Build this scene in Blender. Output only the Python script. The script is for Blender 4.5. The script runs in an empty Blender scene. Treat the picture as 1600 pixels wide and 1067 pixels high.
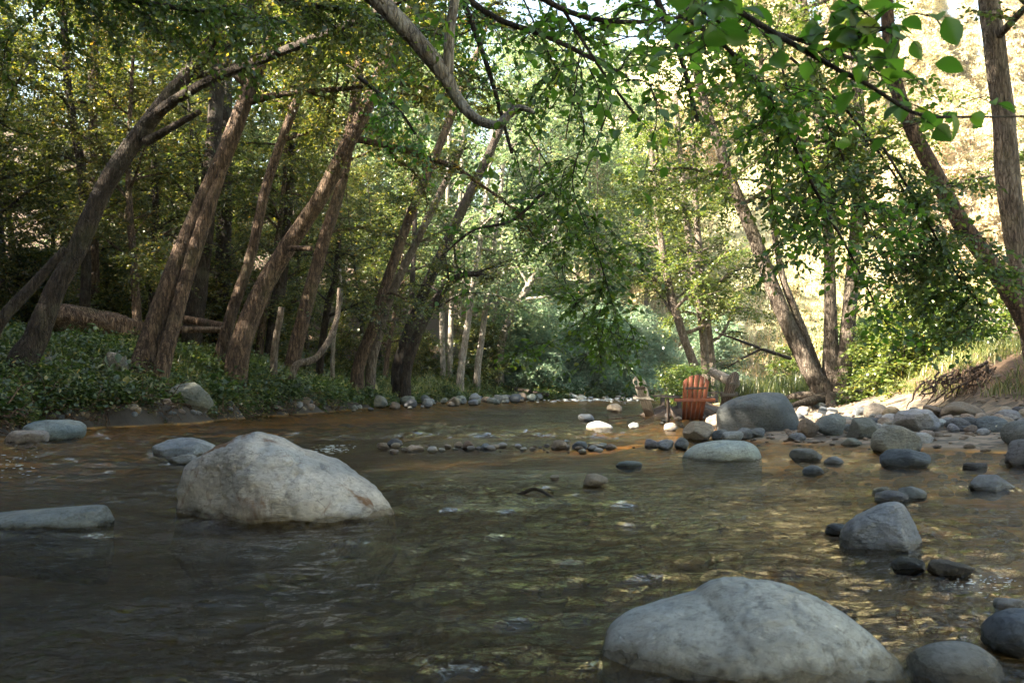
import bpy, math, random
import numpy as np
from mathutils import Vector, Matrix
R = math.radians
# ------------------------------------------------------------------ camera, sky, sun, exposure
scene = bpy.context.scene
COL = scene.collection
CAM_H, PITCH, FPX = 0.70, 2.6, 1422.0
cam_data = bpy.data.cameras.new('camera'); cam = bpy.data.objects.new('camera', cam_data); COL.objects.link(cam)
cam_data.sensor_width = 36; cam_data.lens = FPX/1600*36
cam_data.clip_start = 0.05; cam_data.clip_end = 1500
cam.location = (0, 0, CAM_H); cam.rotation_euler = (R(90+PITCH), 0, 0)
cam_data.dof.use_dof = True; cam_data.dof.focus_distance = 9.0; cam_data.dof.aperture_fstop = 8.0
scene.camera = cam
SUN_EL, SUN_AZ = 33.0, 202.0      # azimuth of the sun measured from +X towards +Y (left, a little behind the camera)
SD = np.array([math.cos(R(SUN_EL))*math.cos(R(SUN_AZ)), math.cos(R(SUN_EL))*math.sin(R(SUN_AZ)), math.sin(R(SUN_EL))])
world = bpy.data.worlds.new('World'); scene.world = world; world.use_nodes = True
wn = world.node_tree; bg = wn.nodes['Background']
sky = wn.nodes.new('ShaderNodeTexSky'); sky.sky_type = 'NISHITA'; sky.sun_disc = False
sky.sun_elevation = R(SUN_EL); sky.sun_rotation = math.atan2(SD[0], SD[1])
sky.air_density = 1.2; sky.dust_density = 2.0; sky.ozone_density = 1.0
wm = wn.nodes.new('ShaderNodeMix'); wm.data_type = 'RGBA'; wm.blend_type = 'MULTIPLY'; wm.inputs[0].default_value = 1.0; wm.inputs[7].default_value = (1.0, .93, .80, 1)
wn.links.new(sky.outputs[0], wm.inputs[6]); wn.links.new(wm.outputs[2], bg.inputs[0]); bg.inputs[1].default_value = 0.07
sl = bpy.data.lights.new('sun', 'SUN'); sl.energy = 5.0; sl.angle = R(0.5); sl.color = (1.0, 0.88, 0.70)
so = bpy.data.objects.new('sun', sl); COL.objects.link(so)
so.rotation_euler = Vector(tuple(SD)).to_track_quat('Z', 'Y').to_euler()
so.location = (-30, -10, 30)
scene.view_settings.view_transform = 'Standard'; scene.view_settings.look = 'None'
scene.view_settings.exposure = 3.65; scene.view_settings.gamma = 1.0
cy = scene.cycles
cy.max_bounces = 7; cy.diffuse_bounces = 4; cy.glossy_bounces = 3; cy.transmission_bounces = 5
cy.transparent_max_bounces = 8; cy.volume_bounces = 0
cy.sample_clamp_indirect = 6.0; cy.caustics_reflective = False; cy.caustics_refractive = False
cy.use_denoising = True
cy.use_adaptive_sampling = True; cy.adaptive_threshold = 0.02

# ------------------------------------------------------------------ small numeric helpers
CP, SP = math.cos(R(PITCH)), math.sin(R(PITCH))
def P(px, py, D):
    """point seen at photo pixel (px,py) at distance D along +Y"""
    u = (px-800)/FPX; v = (533.5-py)/FPX
    dy = CP - v*SP; dz = SP + v*CP
    return np.array([u*D/dy, D, CAM_H + dz*D/dy])
def hash3(ix, iy, iz, seed=0):
    h = (ix.astype(np.int64)*374761393 + iy.astype(np.int64)*668265263 + iz.astype(np.int64)*2147483647 + seed*1274126177) & 0xffffffff
    h = ((h ^ (h >> 13))*1274126177) & 0xffffffff
    h = ((h ^ (h >> 16))*2246822519) & 0xffffffff
    return ((h ^ (h >> 15)) & 0xffffff)/float(0xffffff)
def vnoise(p, seed=0):
    """value noise in [-1,1], p (N,3)"""
    p = np.asarray(p, float); i = np.floor(p); f = p-i; i = i.astype(np.int64); f = f*f*f*(f*(f*6-15)+10)
    out = 0
    for dx in (0, 1):
        wx = f[:, 0] if dx else 1-f[:, 0]
        for dy in (0, 1):
            wy = f[:, 1] if dy else 1-f[:, 1]
            for dz in (0, 1):
                wz = f[:, 2] if dz else 1-f[:, 2]
                out = out + wx*wy*wz*hash3(i[:, 0]+dx, i[:, 1]+dy, i[:, 2]+dz, seed)
    return out*2-1
def fbm(p, octaves=4, seed=0, gain=.5):
    p = np.asarray(p, float); a = 1.; s = 0; t = 0
    for k in range(octaves):
        s = s + a*vnoise(p*(2.03**k)+k*17.3, seed+k); t += a; a *= gain
    return s/t
def sm(a, b, x):
    t = np.clip((x-a)/(b-a), 0, 1); return t*t*(3-2*t)
def nrm(v):
    v = np.asarray(v, float); return v/np.maximum(np.linalg.norm(v, axis=-1, keepdims=True), 1e-9)

# ------------------------------------------------------------------ mesh helpers
def mk(name, V, Fs, mat, parent=None, smooth=True):
    """Fs: list of (M,k) int arrays. links ONE mesh object"""
    V = np.asarray(V, np.float32).reshape(-1, 3)
    me = bpy.data.meshes.new(name)
    me.vertices.add(len(V)); me.vertices.foreach_set('co', V.ravel())
    Fs = [np.asarray(F, np.int32) for F in Fs if len(F)]
    loops = np.concatenate([F.ravel() for F in Fs]); me.loops.add(len(loops)); me.loops.foreach_set('vertex_index', loops)
    sizes = np.concatenate([np.full(len(F), F.shape[1], np.int32) for F in Fs])
    starts = np.concatenate([[0], np.cumsum(sizes)[:-1]]).astype(np.int32)
    me.polygons.add(len(sizes)); me.polygons.foreach_set('loop_start', starts)
    if smooth: me.polygons.foreach_set('use_smooth', np.ones(len(sizes), bool))
    me.update(calc_edges=True)
    me.materials.append(mat)
    o = bpy.data.objects.new(name, me); COL.objects.link(o)
    if parent is not None: o.parent = parent
    return o
def tag(o, label=None, cat=None, group=None, kind=None):
    if label: o['label'] = label
    if cat: o['category'] = cat
    if group: o['group'] = group
    if kind: o['kind'] = kind
    return o
def empty(name, loc=(0, 0, 0), rz=0.):
    o = bpy.data.objects.new(name, None); COL.objects.link(o); o.location = tuple(loc); o.rotation_euler = (0, 0, rz)
    o.empty_display_size = .2
    return o
def copy_tree(o, parent=None):
    c = o.copy(); COL.objects.link(c); c.parent = parent
    for ch in list(o.children): copy_tree(ch, c)
    return c
def join(parts):
    """parts: list of (V, [F...]) -> (V,[F..])"""
    Vs = []; Fs = {}; n = 0
    for V, F in parts:
        if len(V) == 0: continue
        Vs.append(V)
        for f in F:
            if len(f): Fs.setdefault(f.shape[1], []).append(f+n)
        n += len(V)
    return np.concatenate(Vs), [np.concatenate(f) for f in Fs.values()]
def catmull(pts, n):
    pts = np.asarray(pts, float)
    if len(pts) == 2: 
        t = np.linspace(0, 1, n)[:, None]; return pts[0]*(1-t)+pts[1]*t
    p = np.vstack([2*pts[0]-pts[1], pts, 2*pts[-1]-pts[-2]])
    m = len(pts)-1; ts = np.linspace(0, m, n); k = np.minimum(ts.astype(int), m-1); t = (ts-k)[:, None]
    p0, p1, p2, p3 = p[k], p[k+1], p[k+2], p[k+3]
    return .5*((2*p1)+(-p0+p2)*t+(2*p0-5*p1+4*p2-p3)*t*t+(-p0+3*p1-3*p2+p3)*t**3)
def tube(pts, rad, k=8, n=None, rough=0., seed=0, flare=0.):
    """tapered tube along pts; rough = relative bark relief"""
    pts = np.asarray(pts, float); rad = np.asarray(rad, float)
    if n is None: n = len(pts)
    if n != len(pts) or len(pts) > 2:
        r = catmull(np.stack([rad, rad, rad], 1), n)[:, 0]; c = catmull(pts, n)
    else: c, r = pts, rad
    r = np.maximum(r, 1e-4)
    T = nrm(np.gradient(c, axis=0))
    ref = np.array([0., 1., 0.]) if abs(T[0][1]) < .9 else np.array([1., 0., 0.])
    N = nrm(ref - T*(T@ref)[:, None]); B = np.cross(T, N)
    a = np.linspace(0, 2*np.pi, k, endpoint=False)
    ca, sa = np.cos(a), np.sin(a)
    dirs = N[:, None, :]*ca[None, :, None] + B[:, None, :]*sa[None, :, None]
    rr = np.repeat(r[:, None], k, 1)
    if rough:
        s = np.concatenate([[0], np.cumsum(np.linalg.norm(np.diff(c, axis=0), axis=1))])
        R0 = r.mean()
        q = np.stack([np.repeat(ca[None], n, 0)*1.6, np.repeat(sa[None], n, 0)*1.6, np.repeat(s[:, None]/R0*.22, k, 1)], -1).reshape(-1, 3)
        big = fbm(q, 3, seed).reshape(n, k)
        q2 = np.stack([np.repeat(ca[None], n, 0)*6, np.repeat(sa[None], n, 0)*6, np.repeat(s[:, None]/R0*.8, k, 1)], -1).reshape(-1, 3)
        fine = fbm(q2, 3, seed+9).reshape(n, k)
        rr = rr*(1+rough*big+rough*.45*fine)
    if flare:
        t = np.linspace(0, 1, n)[:, None]
        lob = 1+.5*np.cos(a*5+seed)[None]+.3*np.cos(a*3+seed*2)[None]
        rr = rr*(1+flare*np.exp(-t/.05)*lob*.8)
    V = (c[:, None, :]+dirs*rr[..., None]).reshape(-1, 3)
    i = np.arange(n-1)[:, None]*k; j = np.arange(k)[None]
    F = np.stack([i+j, i+(j+1) % k, i+k+(j+1) % k, i+k+j], -1).reshape(-1, 4)
    Vc = np.vstack([V, c[-1:], c[:1]])
    tip = len(V); jj = np.arange(k)
    cap = np.stack([(n-1)*k+jj, (n-1)*k+(jj+1) % k, np.full(k, tip)], -1)
    cap0 = np.stack([(jj+1) % k, jj, np.full(k, tip+1)], -1)
    return Vc, [F, cap, cap0]
# leaf templates: verts (x across, y along, z up), faces
LQ = (np.array([[0, 0, 0], [.36, .5, .06], [0, 1, -.03], [-.36, .5, .06]]), [np.array([[0, 1, 2, 3]])])
LW = (np.array([[0, 0, 0], [.11, .45, .02], [0, 1, -.1], [-.11, .45, .02]]), [np.array([[0, 1, 2, 3]])])
L6 = (np.array([[0, 0, 0], [.2, .2, .06], [.32, .5, .1], [.2, .8, .05], [0, 1, -.12], [-.2, .8, .05], [-.32, .5, .1], [-.2, .2, .06], [0, .5, 0]]),
      [np.array([[0, 1, 2, 8], [8, 2, 3, 4], [8, 4, 5, 6], [0, 8, 6, 7]])])
def _hi():
    n = 15; t = np.linspace(0, 1, n); w = .33*np.sin(np.pi*t**.95)**.8; w[0] = w[-1] = 0
    w = w*(1+.08*(np.arange(n) % 2)); mid = np.stack([0*t, t, -.25*t**2.2], 1)
    rows = []
    for s in (-1, -.5, 0, .5, 1):
        v = mid.copy(); v[:, 0] = s*w; v[:, 2] += .16*abs(s)*w/.4 + .02*np.cos(t*40)*(abs(s) == .5); rows.append(v)
    V = np.concatenate(rows); F = []
    for a in range(4):
        for b in range(n-1): F.append([a*n+b, (a+1)*n+b, (a+1)*n+b+1, a*n+b+1])
    # petiole
    p = np.array([[-.008, -.22, .04], [.008, -.22, .04], [.008, .02, 0], [-.008, .02, 0]])
    return np.vstack([V, p]), [np.array(F+[[len(V), len(V)+1, len(V)+2, len(V)+3]])]
LH = _hi()
def leaves(tm, Pn, A, Nn, S):
    tv, tf = tm
    Pn = np.asarray(Pn); A = nrm(A); B = nrm(np.cross(Nn, A)); N = np.cross(A, B); S = np.asarray(S)[:, None, None]
    V = Pn[:, None, :] + S*(B[:, None, :]*tv[None, :, 0:1] + A[:, None, :]*tv[None, :, 1:2] + N[:, None, :]*tv[None, :, 2:3])
    nb = len(tv); off = (np.arange(len(Pn))*nb)[:, None, None]
    return V.reshape(-1, 3), [(f[None]+off).reshape(-1, f.shape[1]) for f in tf]
def twig_leaves(tm, P0, dirs, length, per, size, rng, tilt=.5, droop=.3, spread=.8):
    """leaves alternating along each twig. P0 (T,3) twig starts, dirs (T,3)"""
    T = len(P0); dirs = nrm(dirs); L = length*rng.uniform(.6, 1.3, T)
    t = (np.arange(per)[None]+rng.uniform(0, 1, (T, per)))/per
    side = nrm(np.cross(dirs, [0, 0, 1.])+1e-6)
    pos = P0[:, None]+dirs[:, None]*(t*L[:, None])[..., None]; pos[..., 2] -= droop*(t**2)*L[:, None]
    sg = np.where(np.arange(per) % 2 == 0, 1., -1.)[None, :, None]
    A = dirs[:, None]*rng.uniform(.2, 1., (T, per, 1)) + sg*side[:, None]*spread + rng.normal(0, .35, (T, per, 3)); A[..., 2] -= droop*rng.uniform(.3, 1.5, (T, per))
    N = np.array([0, 0, 1.])+rng.normal(0, tilt, (T, per, 3))
    S = size*rng.uniform(.6, 1.25, (T, per))
    return pos.reshape(-1, 3), A.reshape(-1, 3), N.reshape(-1, 3), S.ravel()
# sun flecks: leaves that would stand in these shafts are missing from the canopy
GAPS = []      # (target, radius, min distance)
def prune(Pn, extra=None):
    keep = np.ones(len(Pn), bool)
    for c, r, m in GAPS:
        d = Pn-c; s = d@SD; q = np.linalg.norm(d-s[:, None]*SD, axis=1); keep &= ~((s > m) & (q < r))
    return keep

# ------------------------------------------------------------------ materials
def mat(name):
    m = bpy.data.materials.new(name); m.use_nodes = True; nt = m.node_tree
    for n in list(nt.nodes): nt.nodes.remove(n)
    out = nt.nodes.new('ShaderNodeOutputMaterial')
    return m, nt, out
def N(nt, typ, **kw):
    n = nt.nodes.new('ShaderNode'+typ)
    for k, v in kw.items():
        if k.startswith('i_'): n.inputs[int(k[2:]) if k[2:].isdigit() else k[2:]].default_value = v
        else: setattr(n, k, v)
    return n
def ramp(nt, fac, stops, interp='LINEAR'):
    n = nt.nodes.new('ShaderNodeValToRGB'); cr = n.color_ramp; cr.interpolation = interp
    while len(cr.elements) < len(stops): cr.elements.new(.5)
    for e, (p, c) in zip(cr.elements, stops): e.position = p; e.color = (*c, 1) if len(c) == 3 else c
    nt.links.new(fac, n.inputs[0]); return n.outputs[0]
def mixc(nt, fac, a, b, mode='MIX'):
    n = nt.nodes.new('ShaderNodeMix'); n.data_type = 'RGBA'; n.blend_type = mode
    L = nt.links
    for s, v in ((n.inputs[0], fac), (n.inputs[6], a), (n.inputs[7], b)):
        if isinstance(v, (int, float)): s.default_value = v
        elif isinstance(v, tuple): s.default_value = (*v, 1)
        else: L.new(v, s)
    return n.outputs[2]
def noise(nt, vec, scale, detail=4, rough=.55, dist=0.):
    n = nt.nodes.new('ShaderNodeTexNoise'); n.inputs['Scale'].default_value = scale; n.inputs['Detail'].default_value = detail
    n.inputs['Roughness'].default_value = rough; n.inputs['Distortion'].default_value = dist
    if vec is not None: nt.links.new(vec, n.inputs['Vector'])
    return n.outputs['Fac']
def mapping(nt, vec, scale=(1, 1, 1), rot=(0, 0, 0)):
    n = nt.nodes.new('ShaderNodeMapping'); n.inputs['Scale'].default_value = scale; n.inputs['Rotation'].default_value = rot
    nt.links.new(vec, n.inputs['Vector']); return n.outputs[0]
def bump(nt, h, strength, dist, prev=None):
    n = nt.nodes.new('ShaderNodeBump'); n.inputs['Strength'].default_value = strength; n.inputs['Distance'].default_value = dist
    nt.links.new(h, n.inputs['Height'])
    if prev is not None: nt.links.new(prev, n.inputs['Normal'])
    return n.outputs[0]
def leaf_mat(name, dark, mid, light, trans, tmix=.42, gloss=.045):
    m, nt, out = mat(name); L = nt.links
    g = N(nt, 'NewGeometry'); oi = N(nt, 'ObjectInfo')
    c = ramp(nt, g.outputs['Random Per Island'], [(0, dark), (.55, mid), (.93, light), (1, (light[0]*1.6, light[1]*1.1, light[2]*.7))])
    nz = noise(nt, g.outputs['Position'], .35, 2)
    hs = N(nt, 'HueSaturation'); L.new(c, hs.inputs['Color'])
    mr = N(nt, 'MapRange'); mr.inputs[1].default_value = .3; mr.inputs[2].default_value = .7; mr.inputs[3].default_value = .7; mr.inputs[4].default_value = 1.3
    L.new(nz, mr.inputs[0]); L.new(mr.outputs[0], hs.inputs['Value'])
    mh = N(nt, 'MapRange'); mh.inputs[3].default_value = .475; mh.inputs[4].default_value = .515; L.new(oi.outputs['Random'], mh.inputs[0]); L.new(mh.outputs[0], hs.inputs['Hue'])
    col = hs.outputs[0]
    d = N(nt, 'BsdfDiffuse'); L.new(col, d.inputs[0])
    t = N(nt, 'BsdfTranslucent'); L.new(mixc(nt, 1., col, trans, 'MULTIPLY'), t.inputs[0])
    mx = N(nt, 'MixShader'); mx.inputs[0].default_value = tmix; L.new(d.outputs[0], mx.inputs[1]); L.new(t.outputs[0], mx.inputs[2])
    gl = N(nt, 'BsdfGlossy'); gl.inputs['Roughness'].default_value = .42; gl.inputs[0].default_value = (1, 1, 1, 1)
    m2 = N(nt, 'MixShader'); m2.inputs[0].default_value = gloss; L.new(mx.outputs[0], m2.inputs[1]); L.new(gl.outputs[0], m2.inputs[2])
    L.new(m2.outputs[0], out.inputs[0]); return m
M = {}
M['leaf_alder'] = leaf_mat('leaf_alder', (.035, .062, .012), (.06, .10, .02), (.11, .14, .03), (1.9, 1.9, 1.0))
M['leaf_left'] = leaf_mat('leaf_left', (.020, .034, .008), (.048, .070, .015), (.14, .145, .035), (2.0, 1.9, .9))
M['leaf_near'] = leaf_mat('leaf_near', (.035, .075, .014), (.06, .125, .02), (.10, .17, .03), (2.1, 2.4, 1.0), .45, .04)
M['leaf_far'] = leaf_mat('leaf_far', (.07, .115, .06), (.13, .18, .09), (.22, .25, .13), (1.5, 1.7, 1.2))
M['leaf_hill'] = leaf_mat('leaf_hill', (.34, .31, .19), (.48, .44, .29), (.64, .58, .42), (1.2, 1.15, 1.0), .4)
M['leaf_willow'] = leaf_mat('leaf_willow', (.09, .15, .09), (.14, .21, .13), (.22, .27, .17), (1.3, 1.5, 1.2), .35)
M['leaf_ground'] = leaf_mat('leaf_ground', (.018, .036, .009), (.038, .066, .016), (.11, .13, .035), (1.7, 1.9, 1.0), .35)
M['grass'] = leaf_mat('grass', (.07, .10, .025), (.13, .16, .045), (.26, .25, .09), (1.4, 1.4, .9), .4)
M['dry'] = leaf_mat('dry', (.14, .10, .05), (.26, .20, .10), (.42, .34, .19), (1.2, 1.1, .9), .3)

def bark_mat(name, c1, c2, c3, sc=1., lichen=.25, bstr=.9):
    m, nt, out = mat(name); L = nt.links
    tc = N(nt, 'TexCoord'); v = tc.outputs['Object']
    st = mapping(nt, v, (9*sc, 9*sc, 1.6*sc)); n1 = noise(nt, st, 2.2, 6, .65, .6)
    vo = N(nt, 'TexVoronoi'); vo.feature = 'DISTANCE_TO_EDGE'; vo.inputs['Scale'].default_value = 3.2; L.new(st, vo.inputs['Vector'])
    n2 = noise(nt, v, 2.3, 5, .6); n3 = noise(nt, v, 14, 4, .6)
    col = ramp(nt, n1, [(.36, c1), (.5, c2), (.64, c3)])
    col = mixc(nt, ramp(nt, vo.outputs['Distance'], [(0, (.85,)*3), (.10, (0,)*3)]), col, c1)
    lm = ramp(nt, n2, [(.52, (0, 0, 0)), (.64, (1, 1, 1))])
    col = mixc(nt, mixc(nt, 1., lm, (lichen,)*3, 'MULTIPLY'), col, (c3[0]*1.5+.04, c3[1]*1.55+.05, c3[2]*1.5+.045))
    moss = ramp(nt, noise(nt, v, 1.1, 4), [(.55, (0, 0, 0)), (.72, (.5, .5, .5))])
    col = mixc(nt, moss, col, (.05, .055, .018))
    p = N(nt, 'BsdfPrincipled'); p.inputs['Roughness'].default_value = .85; p.inputs['Specular IOR Level'].default_value = .25
    L.new(col, p.inputs['Base Color'])
    e = ramp(nt, vo.outputs['Distance'], [(0, (0, 0, 0)), (.12, (1, 1, 1))])
    b = bump(nt, e, bstr*.8, .035); b = bump(nt, n1, bstr, .07, b); b = bump(nt, n3, .6, .02, b)
    L.new(b, p.inputs['Normal']); L.new(p.outputs[0], out.inputs[0]); return m
M['bark_brown'] = bark_mat('bark_brown', (.022, .014, .009), (.078, .050, .033), (.18, .122, .082), 1., .12)
M['bark_dark'] = bark_mat('bark_dark', (.012, .009, .007), (.03, .022, .016), (.075, .056, .042))
M['bark_grey'] = bark_mat('bark_grey', (.05, .038, .028), (.12, .095, .075), (.21, .175, .14), 1., .12)
M['bark_pale'] = bark_mat('bark_pale', (.09, .075, .06), (.21, .185, .155), (.34, .31, .27), 1.2, .25, .6)
M['twig'] = bark_mat('twig', (.015, .012, .010), (.035, .026, .02), (.07, .055, .045), 5., .3, .4)

def rock_mat():
    m, nt, out = mat('river_rock'); L = nt.links
    tc = N(nt, 'TexCoord'); oi = N(nt, 'ObjectInfo'); g = N(nt, 'NewGeometry')
    ad = N(nt, 'VectorMath', operation='ADD'); L.new(tc.outputs['Object'], ad.inputs[0]); 
    vm = N(nt, 'VectorMath', operation='SCALE'); L.new(oi.outputs['Location'], vm.inputs[0]); vm.inputs['Scale'].default_value = 3.7; L.new(vm.outputs[0], ad.inputs[1])
    v = ad.outputs[0]
    n1 = noise(nt, v, 4.5, 7, .66, .5); n2 = noise(nt, mapping(nt, v, (1, 1, 3.2), (.4, .5, .1)), 11, 9, .78, .5); n3 = noise(nt, v, 45, 5, .7); n4 = noise(nt, v, 170, 3, .6)
    col = mixc(nt, ramp(nt, n1, [(.3, (0, 0, 0)), (.68, (1, 1, 1))]), mixc(nt, 1., oi.outputs['Color'], (.66, .67, .69), 'MULTIPLY'), mixc(nt, 1., oi.outputs['Color'], (1.24, 1.23, 1.19), 'MULTIPLY'))
    col = mixc(nt, ramp(nt, n2, [(.36, (.7, .7, .7)), (.46, (0, 0, 0))]), col, mixc(nt, 1., col, (.42, .40, .38), 'MULTIPLY'))
    col = mixc(nt, ramp(nt, n3, [(.35, (.6, .6, .6)), (.5, (0, 0, 0))]), col, mixc(nt, 1., col, (.5, .48, .46), 'MULTIPLY'))
    col = mixc(nt, ramp(nt, n4, [(.55, (0,)*3), (.75, (.35,)*3)]), col, mixc(nt, 1., col, (1.5, 1.5, 1.5), 'MULTIPLY'))
    cool = ramp(nt, noise(nt, v, 2.2, 3, .5, .4), [(.42, (0,)*3), (.6, (.8,)*3)])
    col = mixc(nt, cool, col, mixc(nt, 1., col, (.66, .74, .84), 'MULTIPLY'))
    vk = N(nt, 'TexVoronoi'); vk.feature = 'DISTANCE_TO_EDGE'; vk.inputs['Scale'].default_value = 3.2
    wv_ = N(nt, 'VectorMath', operation='ADD'); L.new(v, wv_.inputs[0]); nn = N(nt, 'TexNoise'); nn.inputs['Scale'].default_value = 5; nn.inputs['Detail'].default_value = 5; L.new(v, nn.inputs['Vector']); L.new(nn.outputs['Color'], wv_.inputs[1]); L.new(wv_.outputs[0], vk.inputs['Vector'])
    crk = ramp(nt, vk.outputs['Distance'], [(0, (1, 1, 1)), (.028, (0, 0, 0))]); crm = mixc(nt, 1., crk, ramp(nt, n1, [(.45, (0,)*3), (.6, (.75,)*3)]), 'MULTIPLY')
    col = mixc(nt, crm, col, mixc(nt, 1., col, (.35, .33, .3), 'MULTIPLY'))
    # rust stains (amount stored in the alpha of the object colour)
    n5 = noise(nt, v, 3.1, 5, .65, .9)
    st = ramp(nt, n5, [(.55, (0, 0, 0)), (.66, (1, 1, 1))])
    stm = N(nt, 'Math', operation='MULTIPLY'); L.new(st, stm.inputs[0]); L.new(oi.outputs['Alpha'], stm.inputs[1])
    col = mixc(nt, stm.outputs[0], col, (.24, .13, .065))
    # wet foot where the stream laps
    sp = N(nt, 'SeparateXYZ'); L.new(g.outputs['Position'], sp.inputs[0])
    wz = N(nt, 'Math', operation='ADD'); L.new(sp.outputs[2], wz.inputs[0])
    wn_ = N(nt, 'Math', operation='MULTIPLY_ADD'); L.new(noise(nt, g.outputs['Position'], 7, 4), wn_.inputs[0]); wn_.inputs[1].default_value = -.09; wn_.inputs[2].default_value = .026
    L.new(wn_.outputs[0], wz.inputs[1])
    wet = ramp(nt, wz.outputs[0], [(0, (1, 1, 1)), (.028, (0, 0, 0))])
    col = mixc(nt, wet, col, mixc(nt, 1., col, (.40, .36, .29), 'MULTIPLY'))
    p = N(nt, 'BsdfPrincipled'); L.new(col, p.inputs['Base Color'])
    rr = N(nt, 'MapRange'); rr.inputs[3].default_value = .78; rr.inputs[4].default_value = .22; L.new(wet, rr.inputs[0]); L.new(rr.outputs[0], p.inputs['Roughness'])
    b = bump(nt, n1, 1., .07); b = bump(nt, n2, 1., .05, b); b = bump(nt, crm, -.9, .02, b); b = bump(nt, n3, .5, .008, b); b = bump(nt, n4, .25, .002, b)
    L.new(b, p.inputs['Normal']); L.new(p.outputs[0], out.inputs[0]); return m
M['rock'] = rock_mat()
def soil_mat():
    m, nt, out = mat('bank_soil'); L = nt.links
    g = N(nt, 'NewGeometry'); v = g.outputs['Position']
    sp = N(nt, 'SeparateXYZ'); L.new(v, sp.inputs[0])
    n1 = noise(nt, v, 1.3, 6, .6); n2 = noise(nt, v, 12, 6, .7)
    vo = N(nt, 'TexVoronoi'); vo.inputs['Scale'].default_value = 11; L.new(v, vo.inputs['Vector'])
    vo2 = N(nt, 'TexVoronoi'); vo2.inputs['Scale'].default_value = 26; L.new(v, vo2.inputs['Vector'])
    soil = mixc(nt, n2, (.012, .009, .006), (.045, .034, .023))
    mead = mixc(nt, n1, (.16, .17, .07), (.36, .32, .17))
    bedc = mixc(nt, ramp(nt, n1, [(.35, (0,)*3), (.65, (1,)*3)]), (.27, .19, .075), (.50, .38, .18))
    hs = N(nt, 'SeparateColor'); L.new(vo.outputs['Color'], hs.inputs[0])
    bedc = mixc(nt, ramp(nt, hs.outputs[0], [(0, (.5, .5, .5)), (1, (1.45, 1.4, 1.3))]), bedc, bedc, 'MULTIPLY')
    stn = ramp(nt, hs.outputs[0], [(0, (.45, .42, .4)), (.5, (1, .95, .8)), (1, (1.9, 1.6, 1.35))])
    bedc = mixc(nt, 1., bedc, stn, 'MULTIPLY')
    grav = mixc(nt, 1., (.11, .095, .078), stn, 'MULTIPLY')
    fx = ramp(nt, sp.outputs[0], [(0, (0,)*3), (1, (1,)*3)])   # x in 0..1 : left soil / right gravel
    up = mixc(nt, fx, soil, grav)
    # meadow beyond and above the bar
    my = N(nt, 'MapRange'); my.inputs[1].default_value = 20; my.inputs[2].default_value = 30; L.new(sp.outputs[1], my.inputs[0])
    mx = N(nt, 'MapRange'); mx.inputs[1].default_value = 12; mx.inputs[2].default_value = 15; L.new(sp.outputs[0], mx.inputs[0])
    mm = N(nt, 'Math', operation='MAXIMUM'); L.new(my.outputs[0], mm.inputs[0]); L.new(mx.outputs[0], mm.inputs[1])
    eb = N(nt, 'MapRange'); eb.inputs[1].default_value = .38; eb.inputs[2].default_value = .7; L.new(sp.outputs[2], eb.inputs[0])
    up = mixc(nt, eb.outputs[0], up, mixc(nt, n2, (.03, .018, .01), (.14, .085, .05)))
    fxm = N(nt, 'Math', operation='MULTIPLY'); L.new(mm.outputs[0], fxm.inputs[0]); L.new(fx, fxm.inputs[1])
    up = mixc(nt, fxm.outputs[0], up, mead)
    dp = N(nt, 'MapRange'); dp.inputs[1].default_value = -.34; dp.inputs[2].default_value = -.17; dp.inputs[3].default_value = .07; dp.inputs[4].default_value = 1.; L.new(sp.outputs[2], dp.inputs[0])  # bed colour darkens with depth, standing in for light absorbed by the water
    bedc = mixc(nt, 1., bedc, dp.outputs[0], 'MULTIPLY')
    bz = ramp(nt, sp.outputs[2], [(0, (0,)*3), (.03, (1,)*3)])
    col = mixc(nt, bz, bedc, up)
    p = N(nt, 'BsdfPrincipled'); L.new(col, p.inputs['Base Color']); p.inputs['Roughness'].default_value = .9
    b = bump(nt, vo.outputs['Distance'], -.7, .05); b = bump(nt, vo2.outputs['Distance'], -.5, .02, b); b = bump(nt, n2, .5, .03, b)
    L.new(b, p.inputs['Normal']); L.new(p.outputs[0], out.inputs[0]); return m
M['soil'] = soil_mat()
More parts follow.
